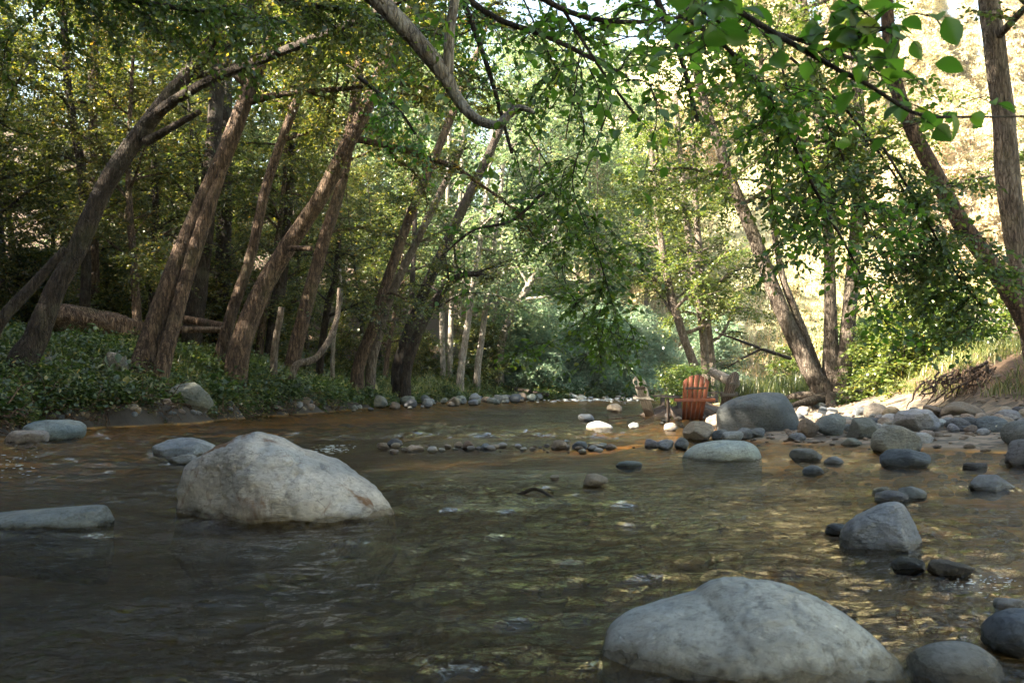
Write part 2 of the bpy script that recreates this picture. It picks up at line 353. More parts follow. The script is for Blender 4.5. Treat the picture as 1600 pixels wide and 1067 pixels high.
def water_mat():
    m, nt, out = mat('stream_water'); L = nt.links
    g = N(nt, 'NewGeometry'); v = g.outputs['Position']
    w1 = noise(nt, mapping(nt, v, (5, 9, 5), (0, 0, .25)), 1.6, 3, .5, .8)
    w2 = noise(nt, mapping(nt, v, (9, 15, 9), (0, 0, -.3)), 2.6, 4, .6, 1.0)
    cal = ramp(nt, noise(nt, mapping(nt, v, (.5, .8, .5)), 1., 3), [(.38, (.3,)*3), (.6, (1.,)*3)])
    h1 = N(nt, 'Math', operation='MULTIPLY'); L.new(w1, h1.inputs[0]); L.new(cal, h1.inputs[1])
    h2 = N(nt, 'Math', operation='MULTIPLY'); L.new(w2, h2.inputs[0]); L.new(cal, h2.inputs[1])
    w3 = noise(nt, mapping(nt, v, (20, 34, 20), (0, 0, .5)), 2.2, 3, .6, .6); h3 = N(nt, 'Math', operation='MULTIPLY'); L.new(w3, h3.inputs[0]); L.new(cal, h3.inputs[1])
    b = bump(nt, h1.outputs[0], 1., .07); b = bump(nt, h2.outputs[0], 1., .022, b); b = bump(nt, h3.outputs[0], 1., .004, b)
    fr = N(nt, 'Fresnel'); fr.inputs['IOR'].default_value = 1.25; L.new(b, fr.inputs['Normal'])
    gl = N(nt, 'BsdfGlossy'); gl.inputs['Roughness'].default_value = .012; gl.inputs[0].default_value = (1, 1, 1, 1); L.new(b, gl.inputs['Normal'])
    tr = N(nt, 'BsdfRefraction'); tr.inputs['IOR'].default_value = 1.12; tr.inputs['Roughness'].default_value = .0; tr.inputs[0].default_value = (.62, .56, .36, 1); L.new(b, tr.inputs['Normal'])
    tp = N(nt, 'BsdfTransparent'); tp.inputs[0].default_value = (.80, .68, .42, 1)
    mt = N(nt, 'MixShader'); mt.inputs[0].default_value = 1.0; L.new(tr.outputs[0], mt.inputs[1]); L.new(tp.outputs[0], mt.inputs[2])
    mx = N(nt, 'MixShader'); L.new(fr.outputs[0], mx.inputs[0]); L.new(mt.outputs[0], mx.inputs[1]); L.new(gl.outputs[0], mx.inputs[2])
    L.new(mx.outputs[0], out.inputs[0]); return m
M['water'] = water_mat()
def plain(name, c, rough=.6, var=.35, sc=30, stretch=(1, 1, 1)):
    m, nt, out = mat(name); L = nt.links
    tc = N(nt, 'TexCoord'); n1 = noise(nt, mapping(nt, tc.outputs['Object'], stretch), sc, 4, .6)
    col = mixc(nt, n1, tuple(x*(1-var) for x in c), tuple(min(1, x*(1+var)) for x in c))
    p = N(nt, 'BsdfPrincipled'); L.new(col, p.inputs['Base Color']); p.inputs['Roughness'].default_value = rough
    L.new(bump(nt, n1, .3, .004), p.inputs['Normal']); L.new(p.outputs[0], out.inputs[0]); return m
M['foam'] = plain('foam', (.75, .8, .82), .5, .1)
M['wood_red'] = plain('wood_red', (.22, .065, .028), .6, .7, 18, (1, 1, .15))
M['wood_pale'] = plain('wood_pale', (.30, .27, .22), .7, .45, 18, (1, 1, .15))
M['wood_dark'] = plain('wood_dark', (.06, .04, .028), .65, .4, 18, (1, 1, .15))
M['dead_wood'] = bark_mat('dead_wood', (.035, .02, .012), (.10, .06, .038), (.21, .14, .095), .7, .1)
M['wall_white'] = plain('wall_white', (.75, .72, .66), .8, .05)
M['roof'] = plain('roof', (.2, .15, .12), .8, .3)
M['window_glass'] = plain('window_glass', (.05, .06, .07), .15, .2)

# ------------------------------------------------------------------ terrain
LX = np.array([[-60, -6.5], [0, -6.5], [10, -6.3], [13.5, -6.7], [15.5, -5.7], [18.4, -5.3], [21, -4.5], [29, -3.4], [35, -1.5], [41, 4], [48, 15], [55, 40], [60, 60], [250, 600]])
RX = np.array([[-60, 8], [0, 8], [6, 7], [8, 5.6], [9, 5.0], [10.3, 3.2], [11.2, 2.7], [13, 3.0], [18, 4.0], [24, 5], [30, 6.5], [37, 10], [41, 17], [46, 30], [53, 60], [250, 900]])
YF = np.array([[-3.4, 29], [-1.5, 35], [4, 41], [9, 45], [15, 48], [30, 53], [60, 60], [200, 90]])
YN = np.array([[8, 33], [10, 37], [17, 41], [30, 46], [60, 53], [200, 83]])
def xl(y): return np.interp(y, LX[:, 0], LX[:, 1])
def xr(y): return np.interp(y, RX[:, 0], RX[:, 1])
def dleft(x, y):
    a = xl(y)-x; b = (y-np.interp(x, YF[:, 0], YF[:, 1]))*.75
    return np.where(y > 29, np.where(x > -3.4, b, np.minimum(a, np.maximum(b, 0)+(-3.4-x)+(y-29)*.1)), a)
def dright(x, y):
    a = x-xr(y); b = (np.interp(x, YN[:, 0], YN[:, 1])-y)*.8
    return np.where(x > 10, np.minimum(a, b), a)
def height(x, y):
    x = np.asarray(x, float); y = np.asarray(y, float)
    q = np.stack([x, y, 0*x], -1).reshape(-1, 3)
    n1 = fbm(q*.45, 3, 3).reshape(x.shape); n2 = fbm(q*1.9, 3, 8).reshape(x.shape)
    j = .35*n2
    dl = dleft(x, y)+j; dr = dright(x, y)+j
    hl1 = np.interp(dl, [0, .2, .6, 1.3, 2.2, 4, 10, 30, 60, 150], [-.02, .28, .45, .75, 1.15, 1.5, 2.0, 5, 13, 35])
    hl2 = np.interp(dl, [0, 1, 3, 6, 20, 60, 120], [-.02, .12, .5, .9, 3.5, 14, 32])*(1+.7*sm(5, 45, x))
    w = sm(20, 30, y); hl = hl1*(1-w)+hl2*w
    hr = np.interp(dr, [0, .5, 2, 4, 7, 12, 25, 50, 90, 200], [-.02, .05, .14, .28, .5, .9, 2.6, 14, 34, 60])
    mound = .95*np.exp(-(((x-9.3)/2.6)**4+((y-14.2)/3.4)**4)); mound = np.where(x < 7.0, mound*.9, mound)
    hr = hr+mound*sm(0, 2, dr)
    dist = np.minimum(-dl, -dr)
    deep = np.clip(dist/3.0, 0, 1)
    bed = -.06-.34*deep*(1-.55*sm(0., 3.5, x)*sm(14, 6, y))+.05*n2
    hh = np.interp(dl, [0, 1, 3, 10, 20, 40, 90, 200], [-.02, .12, .6, 6, 18, 42, 66, 80]); w3 = sm(4, 26, x)*sm(30, 45, y); hl = hl*(1-w3)+hh*w3
    h = np.where(dl > 0, hl+.12*n1*sm(0, 3, dl), np.where(dr > 0, hr+.10*n1*sm(.5, 4, dr), np.minimum(bed, -.03)))
    ed = sm(0, .5, dist)
    h = np.where((dl <= 0) & (dr <= 0), -.03*(1-ed)+h*ed, h)
    return h
def hz(x, y): return float(height(np.array([x]), np.array([y]))[0])
def hit(px, py):
    """first ground or water point along the sight line through a photo pixel"""
    Ds = np.concatenate([np.linspace(1.2, 40, 1600), np.linspace(40, 160, 900)])
    u = (px-800)/FPX; v = (533.5-py)/FPX; dy = CP-v*SP; dz = SP+v*CP
    X = u*Ds/dy; Z = CAM_H+dz*Ds/dy; H = np.maximum(height(X, Ds), 0.)
    k = np.argmax(Z <= H)
    if Z[k] > H[k]: k = len(Ds)-1
    return np.array([X[k], Ds[k], H[k]])
def axis(a, b, step, lo, hi, grow=1.12):
    mid = list(np.arange(a, b, step)); s = step; up = []; x = mid[-1]
    while x < hi: s *= grow; x += s; up.append(x)
    s = step; dn = []; x = a
    while x > lo: s *= grow; x -= s; dn.append(x)
    return np.array(dn[::-1]+mid+up)
def grid(xs, ys):
    X, Y = np.meshgrid(xs, ys); nx = len(xs); i = np.arange(len(ys)-1)[:, None]*nx; j = np.arange(nx-1)[None]
    F = np.stack([i+j, i+j+1, i+nx+j+1, i+nx+j], -1).reshape(-1, 4); return X, Y, F
X, Y, F = grid(axis(-12, 12, .14, -260, 260), axis(0, 34, .14, -260, 320))
Zt = height(X, Y)
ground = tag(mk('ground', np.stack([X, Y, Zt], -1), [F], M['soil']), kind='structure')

# ------------------------------------------------------------------ rocks
TONES = {'pale': (.47, .455, .42), 'grey': (.25, .255, .26), 'dark': (.10, .105, .112), 'blue': (.12, .145, .175), 'brown': (.23, .175, .125), 'tan': (.36, .29, .22), 'green': (.20, .205, .17), 'white': (.68, .65, .59)}
ROCKS = []
def ico(n):
    import bmesh
    bm = bmesh.new(); bmesh.ops.create_icosphere(bm, subdivisions=n, radius=1.); bm.verts.ensure_lookup_table()
    V = np.array([v.co[:] for v in bm.verts]); F = np.array([[v.index for v in f.verts] for f in bm.faces]); bm.free(); return V, F
ICO = {n: ico(n) for n in (3, 4, 5, 6)}
def hull2(p):
    p = sorted(map(tuple, p)); 
    def half(pts):
        h = []
        for a in pts:
            while len(h) > 1 and (h[-1][0]-h[-2][0])*(a[1]-h[-2][1])-(h[-1][1]-h[-2][1])*(a[0]-h[-2][0]) <= 1e-9: h.pop()
            h.append(a)
        return h[:-1]
    return np.array(half(p)+half(p[::-1]))
def rock_mesh(r3, seed, detail, sharp=14, facets=15, outline=None, rough=.075, ctr=None):
    """r3 half sizes. outline: convex polygon (x,z) about the centre."""
    D, F = ICO[detail]; rng = np.random.default_rng(seed)
    E = D/np.array(r3); base = (np.abs(E)**2.4).sum(1)**(1/2.4)
    if outline is not None:
        g = 0
        for O in outline:
            O = np.asarray(O, float); cnt = np.array(ctr) if ctr is not None else O.mean(0)
            q = O-cnt; gg = np.zeros(len(D))
            q = hull2(q)
            for k in range(len(q)):
                e = q[(k+1) % len(q)]-q[k]; n = np.array([e[1], -e[0]]); n /= np.linalg.norm(n)+1e-9; h = max(n@q[k], 1e-3)
                gg = gg+np.maximum((D[:, 0]*n[0]+D[:, 2]*n[1])/h, 0)**18
            gg = gg**(1/18); g = gg if isinstance(g, int) else np.minimum(g, gg)
        base = (g**2.3+(np.abs(D[:, 1])/r3[1])**2.3)**(1/2.3)
    s = base**sharp
    ang = outline is None and sharp >= 20
    if ang: facets = 20
    Pn = nrm(rng.normal(0, 1, (facets, 3)))
    for n in Pn:
        # support distance of the ellipsoid along n, cut in by a random amount
        h = np.linalg.norm(n*np.array(r3))*(rng.uniform(.60, .92) if ang else rng.uniform(.68, .98))
        if outline is not None:
            if abs(n[1]) < .6: continue
            h *= .97
        s = s+np.maximum((D@n)/h, 0)**sharp
    r = s**(-1/sharp)
    V = D*r[:, None]; sc = 1/np.mean(r3)
    ns = fbm(V*sc*1.3+seed*3.1, 4, seed % 97); nf = fbm(V*sc*5+seed, 4, 5+seed % 37, .6)
    rid = 1-np.abs(fbm(V*sc*2.1+seed*1.7, 4, 31+seed % 11))
    V = V*(1+rough*1.6*ns+rough*.55*nf-rough*1.0*np.maximum(rid-.93, 0)*8)[:, None]
    return V, F
def add_rock(loc, r3, tone, label, seed, detail=4, group=None, rz=None, outline=None, stain=.0, cat='boulder', name='river_rock', jit=.12, **kw):
    if 'sharp' not in kw and outline is None: kw['sharp'] = [9, 14, 22, 30][seed % 4]
    if rz is None: rz = 0
    V, F = rock_mesh(r3, seed, detail, outline=outline, **kw)
    o = mk(name, V, [F], M['rock']); o.location = tuple(loc); o.rotation_euler = (0, 0, rz)
    c = np.array(TONES[tone] if isinstance(tone, str) else tone); rng = np.random.default_rng(seed+5)
    c = c*1.0*(1+rng.uniform(-jit, jit))*(1+rng.uniform(-.04, .04, 3)); o.color = (*c, stain)
    tag(o, label, cat, group); ROCKS.append((loc[0], loc[1], r3[0], r3[1])); return o
def rock_px(x0, x1, ytop, ybase, tone, label, seed, ry=None, sink=.25, lean=0, **kw):
    """rock whose visible outline spans x0..x1, ytop..ybase in the photo and stands where its foot meets the ground"""
    cx = (x0+x1)/2; g = hit(cx, ybase); D0 = g[1]
    rx0 = (x1-x0)/2/FPX*D0; ry_ = ry if ry is not None else rx0*.75
    D = D0+ry_*.72; rx = (x1-x0)/2/FPX*D
    top = P(cx, ytop, D)[2]; zb = max(hz((cx-800)/FPX*D, D), -.25); zb0 = min(g[2], 0) if g[2] <= 0.001 else g[2]
    zb = max(zb, -.2)
    h = max(top-zb0, .02); rz_ = h*(.62 if h/rx > .6 else .85); cz = top-rz_
    return add_rock(((cx-800)/FPX*D, D, cz), (rx, ry_, rz_), tone, label, seed, **kw)
def rock_poly(polys, ybase, tone, label, seed, ry, detail=6, D=None, **kw):
    """custom silhouettes: convex pixel polygons -> outline in the XZ plane at the rock's own distance"""
    allp = np.concatenate([np.array(p, float) for p in polys]); cx = (allp[:, 0].min()+allp[:, 0].max())/2
    if D is None: D = hit(cx, ybase)[1]+ry*.8
    Q = [np.array([P(a, b, D)[[0, 2]] for a, b in p]) for p in polys]
    al = np.concatenate(Q); c = np.array([(al[:, 0].min()+al[:, 0].max())/2, al[:, 1].min()*.65+al[:, 1].max()*.35])
    c = np.array(kw.pop('centre', c))
    gr = kw.pop('grow', 1.); Q = [(q-c)*gr for q in Q]
    # carry the outline down below the water
    Q = [np.vstack([q, [[q[:, 0].min()*.9, q[:, 1].min()-.25], [q[:, 0].max()*.9, q[:, 1].min()-.25]]]) for q in Q]
    rx = (al[:, 0].max()-al[:, 0].min())/2; rz_ = (al[:, 1].max()-al[:, 1].min())*.6
    return add_rock((c[0], D, c[1]), (rx, ry, rz_), tone, label, seed, detail=detail, outline=Q, ctr=(0, 0), **kw)

rock_poly([[(262, 812), (268, 775), (300, 728), (345, 703), (385, 679), (410, 672), (440, 684), (520, 725), (582, 757), (616, 785), (622, 806), (600, 818), (380, 834), (285, 826)]],
          815, 'white', 'large white peaked boulder with rust stains standing in the dark stream', 11, .45, stain=1., rough=.075, facets=10, grow=1.09)
rock_poly([[(932, 1010), (948, 978), (1000, 955), (1090, 938), (1200, 925), (1330, 960), (1385, 1010), (1425, 1070), (1425, 1120), (932, 1120)],
           [(1080, 1000), (1095, 944), (1130, 917), (1190, 910), (1270, 924), (1335, 962), (1390, 1014), (1428, 1075), (1425, 1120), (1090, 1120)]],
          1067, (.52, .525, .51), 'huge smooth grey boulder filling the bottom edge of the view', 23, .36, D=2.45, rough=.05, facets=8, stain=.12)
rock_poly([[(-60, 838), (-60, 806), (60, 801), (112, 791), (158, 789), (178, 808), (178, 828), (120, 840)]], 832, (.33, .33, .33), 'low flat grey boulder cut off by the left edge of the view', 31, .22, rough=.05)
rock_poly([[(1316, 848), (1322, 824), (1350, 800), (1372, 788), (1386, 783), (1412, 786), (1427, 806), (1444, 852), (1438, 864), (1382, 870), (1325, 856)]],
          862, (.36, .37, .38), 'grey trapezoid boulder with a dark wet foot in the golden water', 43, .17, rough=.06, sharp=26, facets=24)
rock_poly([[(1066, 716), (1072, 705), (1092, 693), (1130, 687), (1170, 689), (1184, 700), (1190, 718), (1150, 723), (1080, 722)]],
          721, (.46, .465, .43), 'pale smooth loaf shaped boulder lying in the stream below the chairs', 51, .33, detail=5, rough=.02, facets=2, stain=0)
rock_poly([[(1119, 660), (1119, 640), (1133, 628), (1160, 617), (1200, 611), (1222, 613), (1236, 630), (1247, 655), (1240, 674), (1195, 683), (1150, 678)]],
          681, (.15, .16, .165), 'big slanting slate grey boulder beside the wooden chairs', 62, .5, D=12.5, rough=.025, facets=4, stain=.15)
rock_poly([[(1418, 1050), (1424, 1025), (1450, 1007), (1490, 1001), (1530, 1008), (1556, 1030), (1562, 1052), (1550, 1068), (1430, 1072)]], 1064, (.27, .27, .245), 'rounded olive grey rock to the right of the huge boulder', 71, .11, detail=5, rough=.02, facets=2)
rp = rock_px
rp(1520, 1650, 952, 1030, 'blue', 'dark blue wet boulder at the lower right corner', 72, ry=.12, detail=5)
rp(1538, 1597, 934, 958, 'grey', 'small flat grey rock just above the dark blue boulder', 73, detail=4)
rp(1380, 1452, 868, 900, (.05, .045, .035), 'dark weedy rock below the trapezoid boulder', 74, detail=5, rough=.09)
rp(1430, 1516, 872, 908, (.05, .042, .03), 'lumpy dark brown rock with water breaking round it', 75, detail=5, rough=.1)
rp(1283, 1326, 817, 838, 'dark', 'small dark rock tucked against the trapezoid boulder', 76)
rp(1352, 1420, 766, 784, 'dark', 'low dark flat rock in front of a knobbly pale one', 77)
rp(1393, 1450, 756, 780, 'grey', 'knobbly pale grey rock upstream of the trapezoid boulder', 78, rough=.1)
rp(1352, 1400, 761, 772, 'green', 'thin flat greenish rock behind the low dark one', 79)
rp(1374, 1456, 698, 733, 'blue', 'dark blue boulder in front of the brown humped one', 80, detail=5, facets=6)
rp(1356, 1434, 666, 709, (.24, .225, .19), 'brown grey humped boulder behind the dark blue one', 81, detail=5, facets=7)
rp(1382, 1467, 631, 675, (.30, .31, .31), 'large round pale grey boulder on the gravel bar', 82, ry=.3, detail=5)
rp(1312, 1386, 652, 686, (.15, .16, .145), 'dark mottled boulder at the edge of the quiet pool', 83, detail=5)
rp(1274, 1323, 644, 681, (.21, .23, .23), 'striped grey boulder between the brown and mottled ones', 84, detail=5, rough=.09)
rp(1242, 1280, 652, 684, 'brown', 'brown upright boulder at the foot of the slate boulder', 85, detail=5)
rp(1309, 1349, 684, 698, 'green', 'low olive rock in the quiet pool', 86)
rp(1226, 1290, 700, 720, (.17, .175, .17), 'long flat mottled rock between pool and stream', 87, rough=.09)
rp(1282, 1318, 711, 727, 'grey', 'small light grey rock beside the long flat one', 88)
rp(1247, 1285, 726, 744, 'blue', 'small bluish rock alone in the golden water', 89)
rp(1497, 1547, 719, 734, 'dark', 'small dark oval rock in the still water by the bar', 90)
rp(1505, 1588, 739, 767, (.28, .28, .28), 'grey wedge shaped rock in the stream near the gravel bar', 91)
rp(1567, 1670, 648, 703, (.14, .15, .14), 'dark round boulder behind another at the right edge', 92, ry=.3, detail=5)
rp(1562, 1660, 687, 732, (.15, .15, .15), 'dark boulder standing in water at the right edge', 93, ry=.25, detail=5)
rp(1418, 1458, 676, 694, 'pale', 'flat pale rock beside the brown grey humped boulder', 94)
rp(1434, 1478, 629, 656, 'brown', 'brown boulder with sun on its top behind the round grey one', 95, detail=5)
rp(1465, 1545, 627, 655, 'brown', 'long brown boulder lying below the root bank', 96, ry=.25, detail=5)
rp(1520, 1572, 650, 676, 'blue', 'blue grey rock on the gravel near the right edge', 97)
rp(1550, 1600, 636, 660, 'grey', 'grey rock on the gravel beneath the grassy mound', 98)
rp(1468, 1520, 652, 672, 'dark', 'dark broken rock on the wet gravel', 99, rough=.1)
rp(1475, 1497, 660, 676, 'grey', 'small grey cobble in front of the dark broken rock', 100)
rp(1347, 1392, 628, 652, 'tan', 'sunlit tan boulder behind the mottled one', 101)
rp(1057, 1120, 658, 689, (.27, .235, .18), 'smooth brown boulder left of the slate boulder', 102, detail=5, facets=3, rough=.02)
rp(1098, 1140, 645, 668, 'tan', 'pinkish rock between the brown and slate boulders', 103)
rp(1110, 1142, 669, 688, (.12, .13, .14), 'dark angular rock behind the pale loaf boulder', 104, rough=.08, sharp=14)
rp(1125, 1160, 670, 692, (.22, .235, .24), 'pale grey wedge behind the pale loaf boulder', 105, rough=.08, sharp=14)
rp(1150, 1176, 667, 688, (.16, .17, .18), 'blue grey slab leaning among the angular rocks', 106, sharp=14)
rp(1166, 1198, 668, 684, 'grey', 'rough light grey rock under the slate boulder', 107, rough=.1)
rp(1228, 1262, 676, 690, 'grey', 'flat grey rock at the pool edge below the brown upright boulder', 108)
rp(1204, 1244, 636, 660, 'tan', 'low tan rock between slate boulder and tree roots', 109)
rp(232, 354, 684, 716, (.27, .29, .30), 'flat blue grey boulder upstream of the white boulder', 110, ry=.4, detail=5)
rp(258, 312, 709, 727, 'grey', 'small grey rock in front of the flat blue grey boulder', 111)
rp(38, 135, 655, 690, (.17, .20, .21), 'slate blue boulder near the left bank', 112, ry=.4, detail=5)
rp(2, 88, 672, 693, (.30, .26, .22), 'low pinkish boulder in front of the slate blue one', 113, ry=.25, detail=5)
rp(903, 955, 739, 762, (.30, .25, .21), 'pinkish brown rock lying alone in mid stream', 114, rough=.07)
rp(856, 875, 741, 751, 'tan', 'tiny tan stone in mid stream', 115)
rp(955, 1007, 720, 732, (.13, .15, .15), 'low dark rock just breaking the surface', 116)
rp(858, 890, 687, 703, 'brown', 'brown oval stone in the line across the stream', 117)
rp(889, 920, 689, 704, 'blue', 'blue grey oval stone next to the brown oval one', 118)
rp(944, 976, 629, 644, 'tan', 'pale tan rock in the far water left of the chairs', 119)
rp(900, 930, 645, 658, 'grey', 'grey rock in front of the pale tan one', 120)
rp(1004, 1029, 684, 700, 'grey', 'grey cobble at the left of the cobbles by the loaf boulder', 121)
rp(1021, 1053, 685, 703, (.28, .29, .30), 'domed pale grey cobble in the line of stones', 122)
rp(1049, 1079, 683, 703, (.12, .13, .135), 'dark cobble next to the loaf boulder', 123)
rp(720, 742, 687, 704, (.13, .08, .06), 'reddish dark upright stone in the line across the stream', 124, rough=.08)
rp(750, 766, 692, 704, 'grey', 'small grey egg shaped stone in the line across the stream', 125)
rp(588, 612, 689, 703, 'brown', 'rounded brown stone at the left end of the line', 126)
rp(602, 634, 685, 698, 'dark', 'dark stone behind the left end of the line', 127)
rp(632, 668, 696, 704, 'tan', 'flat tan stone in the left part of the line', 128)
rp(912, 962, 656, 671, 'white', 'bright sunlit white rock in the water left of the chairs', 129, stain=.2)
rp(980, 1000, 659, 671, 'white', 'small sunlit white stone left of the chairs', 130)
rp(1034, 1062, 660, 674, 'tan', 'sunlit tan stone in front of the red chair', 131)
rp(1038, 1052, 641, 653, 'dark', 'dark stone under the pale chair', 132)
# left bank
rp(262, 335, 597, 638, (.19, .185, .155), 'large angular grey rock bedded in the left bank', 140, ry=.3, detail=5, sharp=16, facets=10, cat='rock')
rp(108, 142, 602, 624, 'pale', 'pale whitish rock in the left bank', 141, cat='rock', rough=.08)
rp(70, 112, 602, 628, (.2, .15, .12), 'reddish brown rock next to the pale one in the left bank', 142, cat='rock')
rp(54, 88, 616, 631, (.33, .33, .33), 'light grey wedge rock in the left bank', 143, cat='rock')
rp(92, 112, 622, 633, 'grey', 'small grey rock under the reddish brown one', 144, cat='rock')
rp(32, 56, 630, 644, 'brown', 'brown rock low in the left bank', 145, cat='rock')
rp(152, 208, 546, 592, (.17, .15, .12), 'leaning slab of rock below the twin trunk', 146, cat='rock', ry=.25)
rp(52, 92, 556, 580, (.17, .155, .12), 'mossy rock among the brambles by the dark leaning trunk', 147, cat='rock')
rp(254, 270, 620, 634, 'brown', 'small round brown rock beside the large angular one', 148, cat='rock')
rp(305, 328, 632, 648, 'grey', 'grey rock below the large angular one', 149, cat='rock')
rp(492, 520, 600, 614, 'grey', 'grey rock showing through the bank plants', 150, cat='rock')
rg = np.random.default_rng(77)
# shore stones along the far left waterline
for k in range(58):
    x = rg.uniform(545, 850); w = rg.uniform(7, 30)*(1.0 if x < 700 else .8)
    yb = np.interp(x, [545, 640, 720, 800, 850], [644, 637, 632, 628, 626])+rg.uniform(-5, 2)
    rp(x-w/2, x+w/2, yb-w*rg.uniform(.45, .7), yb, rg.choice(['grey', 'dark', 'brown', 'green', 'green']), 'small grey stone lying along the far left waterline', 200+k, detail=3, group='stones along the far left waterline', cat='stone')
for k in range(64):
    x = rg.uniform(595, 1000); w = 5+16*rg.uniform(0, 1)**2; yb = 702+rg.normal(0, 3.2)
    rp(x-w/2, x+w/2, yb-w*.5, yb, rg.choice(['grey', 'brown', 'tan', 'pale']), 'little stone in the low line across the stream', 300+k, detail=3, group='little stones in the line across the stream', cat='stone')
for k in range(30):
    x = rg.uniform(840, 1010); w = rg.uniform(8, 22); yb = rg.uniform(619, 625)
    rp(x-w/2, x+w/2, yb-w*.35, yb, rg.choice(['grey', 'pale', 'tan']), 'small stone in the far riffle', 340+k, detail=3, group='stones in the far riffle', cat='stone')
for k in range(125):
    x = rg.uniform(1195, 1600); yb = rg.uniform(634, 700)*.55+rg.uniform(634, 672)*.45; w = rg.uniform(9, 34)*(.7+.5*(yb-630)/50)
    if yb > 678 and x < 1400: continue
    rp(x-w/2, x+w/2, yb-w*rg.uniform(.4, .62), yb, rg.choice(['grey', 'tan', 'brown', 'tan', 'pale', 'dark']), 'rounded cobble among the boulders of the gravel bar', 400+k, detail=3, group='cobbles on the gravel bar', cat='cobble', name='cobble')
for k in range(90):
    x = rg.uniform(0, 520); yb = np.interp(x, [0, 300, 520], [668, 650, 640])-rg.uniform(-2, 26)*(1-.5*x/520); w = rg.uniform(6, 24)
    rp(x-w/2, x+w/2, yb-w*.6, yb, rg.choice(['brown', 'grey', 'dark', 'tan']), 'small stone bedded in the dark earth of the left bank', 600+k, detail=3, group='stones in the left bank earth', cat='stone')
for k in range(24):
    x = rg.uniform(1030, 1240); yb = rg.uniform(655, 680); w = rg.uniform(7, 20)
    rp(x-w/2, x+w/2, yb-w*.5, yb, rg.choice(['brown', 'grey', 'tan', 'tan', 'white']), 'small cobble around the feet of the chairs and slate boulder', 650+k, detail=3, group='cobbles around the chairs', cat='cobble', name='cobble')
# pebbles: uncountable
def pebbles(name, n, fx, label, seed, smin, smax, tone):
    rng = np.random.default_rng(seed); D, F = ICO[3] if False else (None, None)
    import bmesh
    V0, F0 = ico(2); parts = []
    for k in range(n):
        x, y = fx(rng); s = rng.uniform(smin, smax)*np.array([1, rng.uniform(.6, 1), rng.uniform(.35, .7)])
        a = rng.uniform(0, 6.3); v = V0*s*(1+.12*vnoise(V0*1.5+k, 3))[:, None]; c, s_ = math.cos(a), math.sin(a)
        v = np.stack([v[:, 0]*c-v[:, 1]*s_, v[:, 0]*s_+v[:, 1]*c, v[:, 2]], 1)
        parts.append((v+np.array([x, y, hz(x, y)+s[2]*.25]), [F0]))
    V, Fs = join(parts); o = mk(name, V, Fs, M['rock']); o.color = (*TONES[tone], .6); tag(o, label, 'pebbles', kind='stuff'); return o
def fbar(rng):
    while True:
        y = rng.uniform(8, 19) if rng.uniform() < .8 else rng.uniform(8, 13); x = xr(y)+rng.uniform(-.4, 6.5)
        if x < 10.5: return x, y
pebbles('pebbles', 1500, fbar, 'brown pebbles and grit covering the gravel bar', 5, .015, .05, 'brown')
pebbles('bed_pebbles', 1600, lambda r: (lambda y: (r.uniform(-.3, .95)*min(5.0, y*.58), y))(r.uniform(1.6, 9.5)), 'stones on the stream bed seen through the golden shallows', 6, .02, .085, 'brown')

# ------------------------------------------------------------------ water
X, Y, F = grid(axis(-4.5, 6, .035, -60, 90, 1.06), axis(1.2, 12, .035, -60, 120, 1.05))
q = np.stack([X*1.0, Y*1.0, 0*X], -1).reshape(-1, 3)
calm = sm(-.35, .35, fbm(q*.22+5, 2, 41)); 
wv = .42*fbm(q*np.array([1.3, 4.2, 1])+fbm(q*.8, 2, 73)[:, None]*1.5, 3, 44)+.5*fbm(q*np.array([2.2, 3.6, 1])+fbm(q*1.1, 2, 71)[:, None]*1.3, 3, 42)+.35*fbm(q*np.array([6, 9, 1])+fbm(q*3., 2, 72)[:, None], 2, 43)
# wakes round the rocks that stand in the stream
wk = np.zeros(len(q))
for (rx_, ry_, a, b) in ROCKS:
    if 1.5 < ry_ < 11 and a > .08 and xl(ry_) < rx_ < xr(ry_):
        d = np.sqrt(((q[:, 0]-rx_)/a)**2+((q[:, 1]-ry_)/max(b, .05))**2)
        wk += np.exp(-((d-1.1)/.35)**2)*np.cos((d-1.)*14)*.25
wv = (wv*(.35+.9*calm)+wk*.5*(1+.8*vnoise(q*6, 4)))*.042*(sm(60, 25, q[:, 1])+.7*sm(5, 9, q[:, 1])*sm(40, 16, q[:, 1]))
edge = -np.maximum(dleft(q[:, 0], q[:, 1]), dright(q[:, 0], q[:, 1]))
Wz = (wv).reshape(X.shape)
ins = (edge.reshape(X.shape) > -1.2); fk = ins[:-1, :-1].ravel() | ins[1:, 1:].ravel()
F = F[fk]
used = np.unique(F); remap = np.zeros(X.size, int)-1; remap[used] = np.arange(len(used))
Vw = np.stack([X, Y, Wz], -1).reshape(-1, 3)[used]
water = tag(mk('water', Vw, [remap[F]], M['water']), kind='structure')
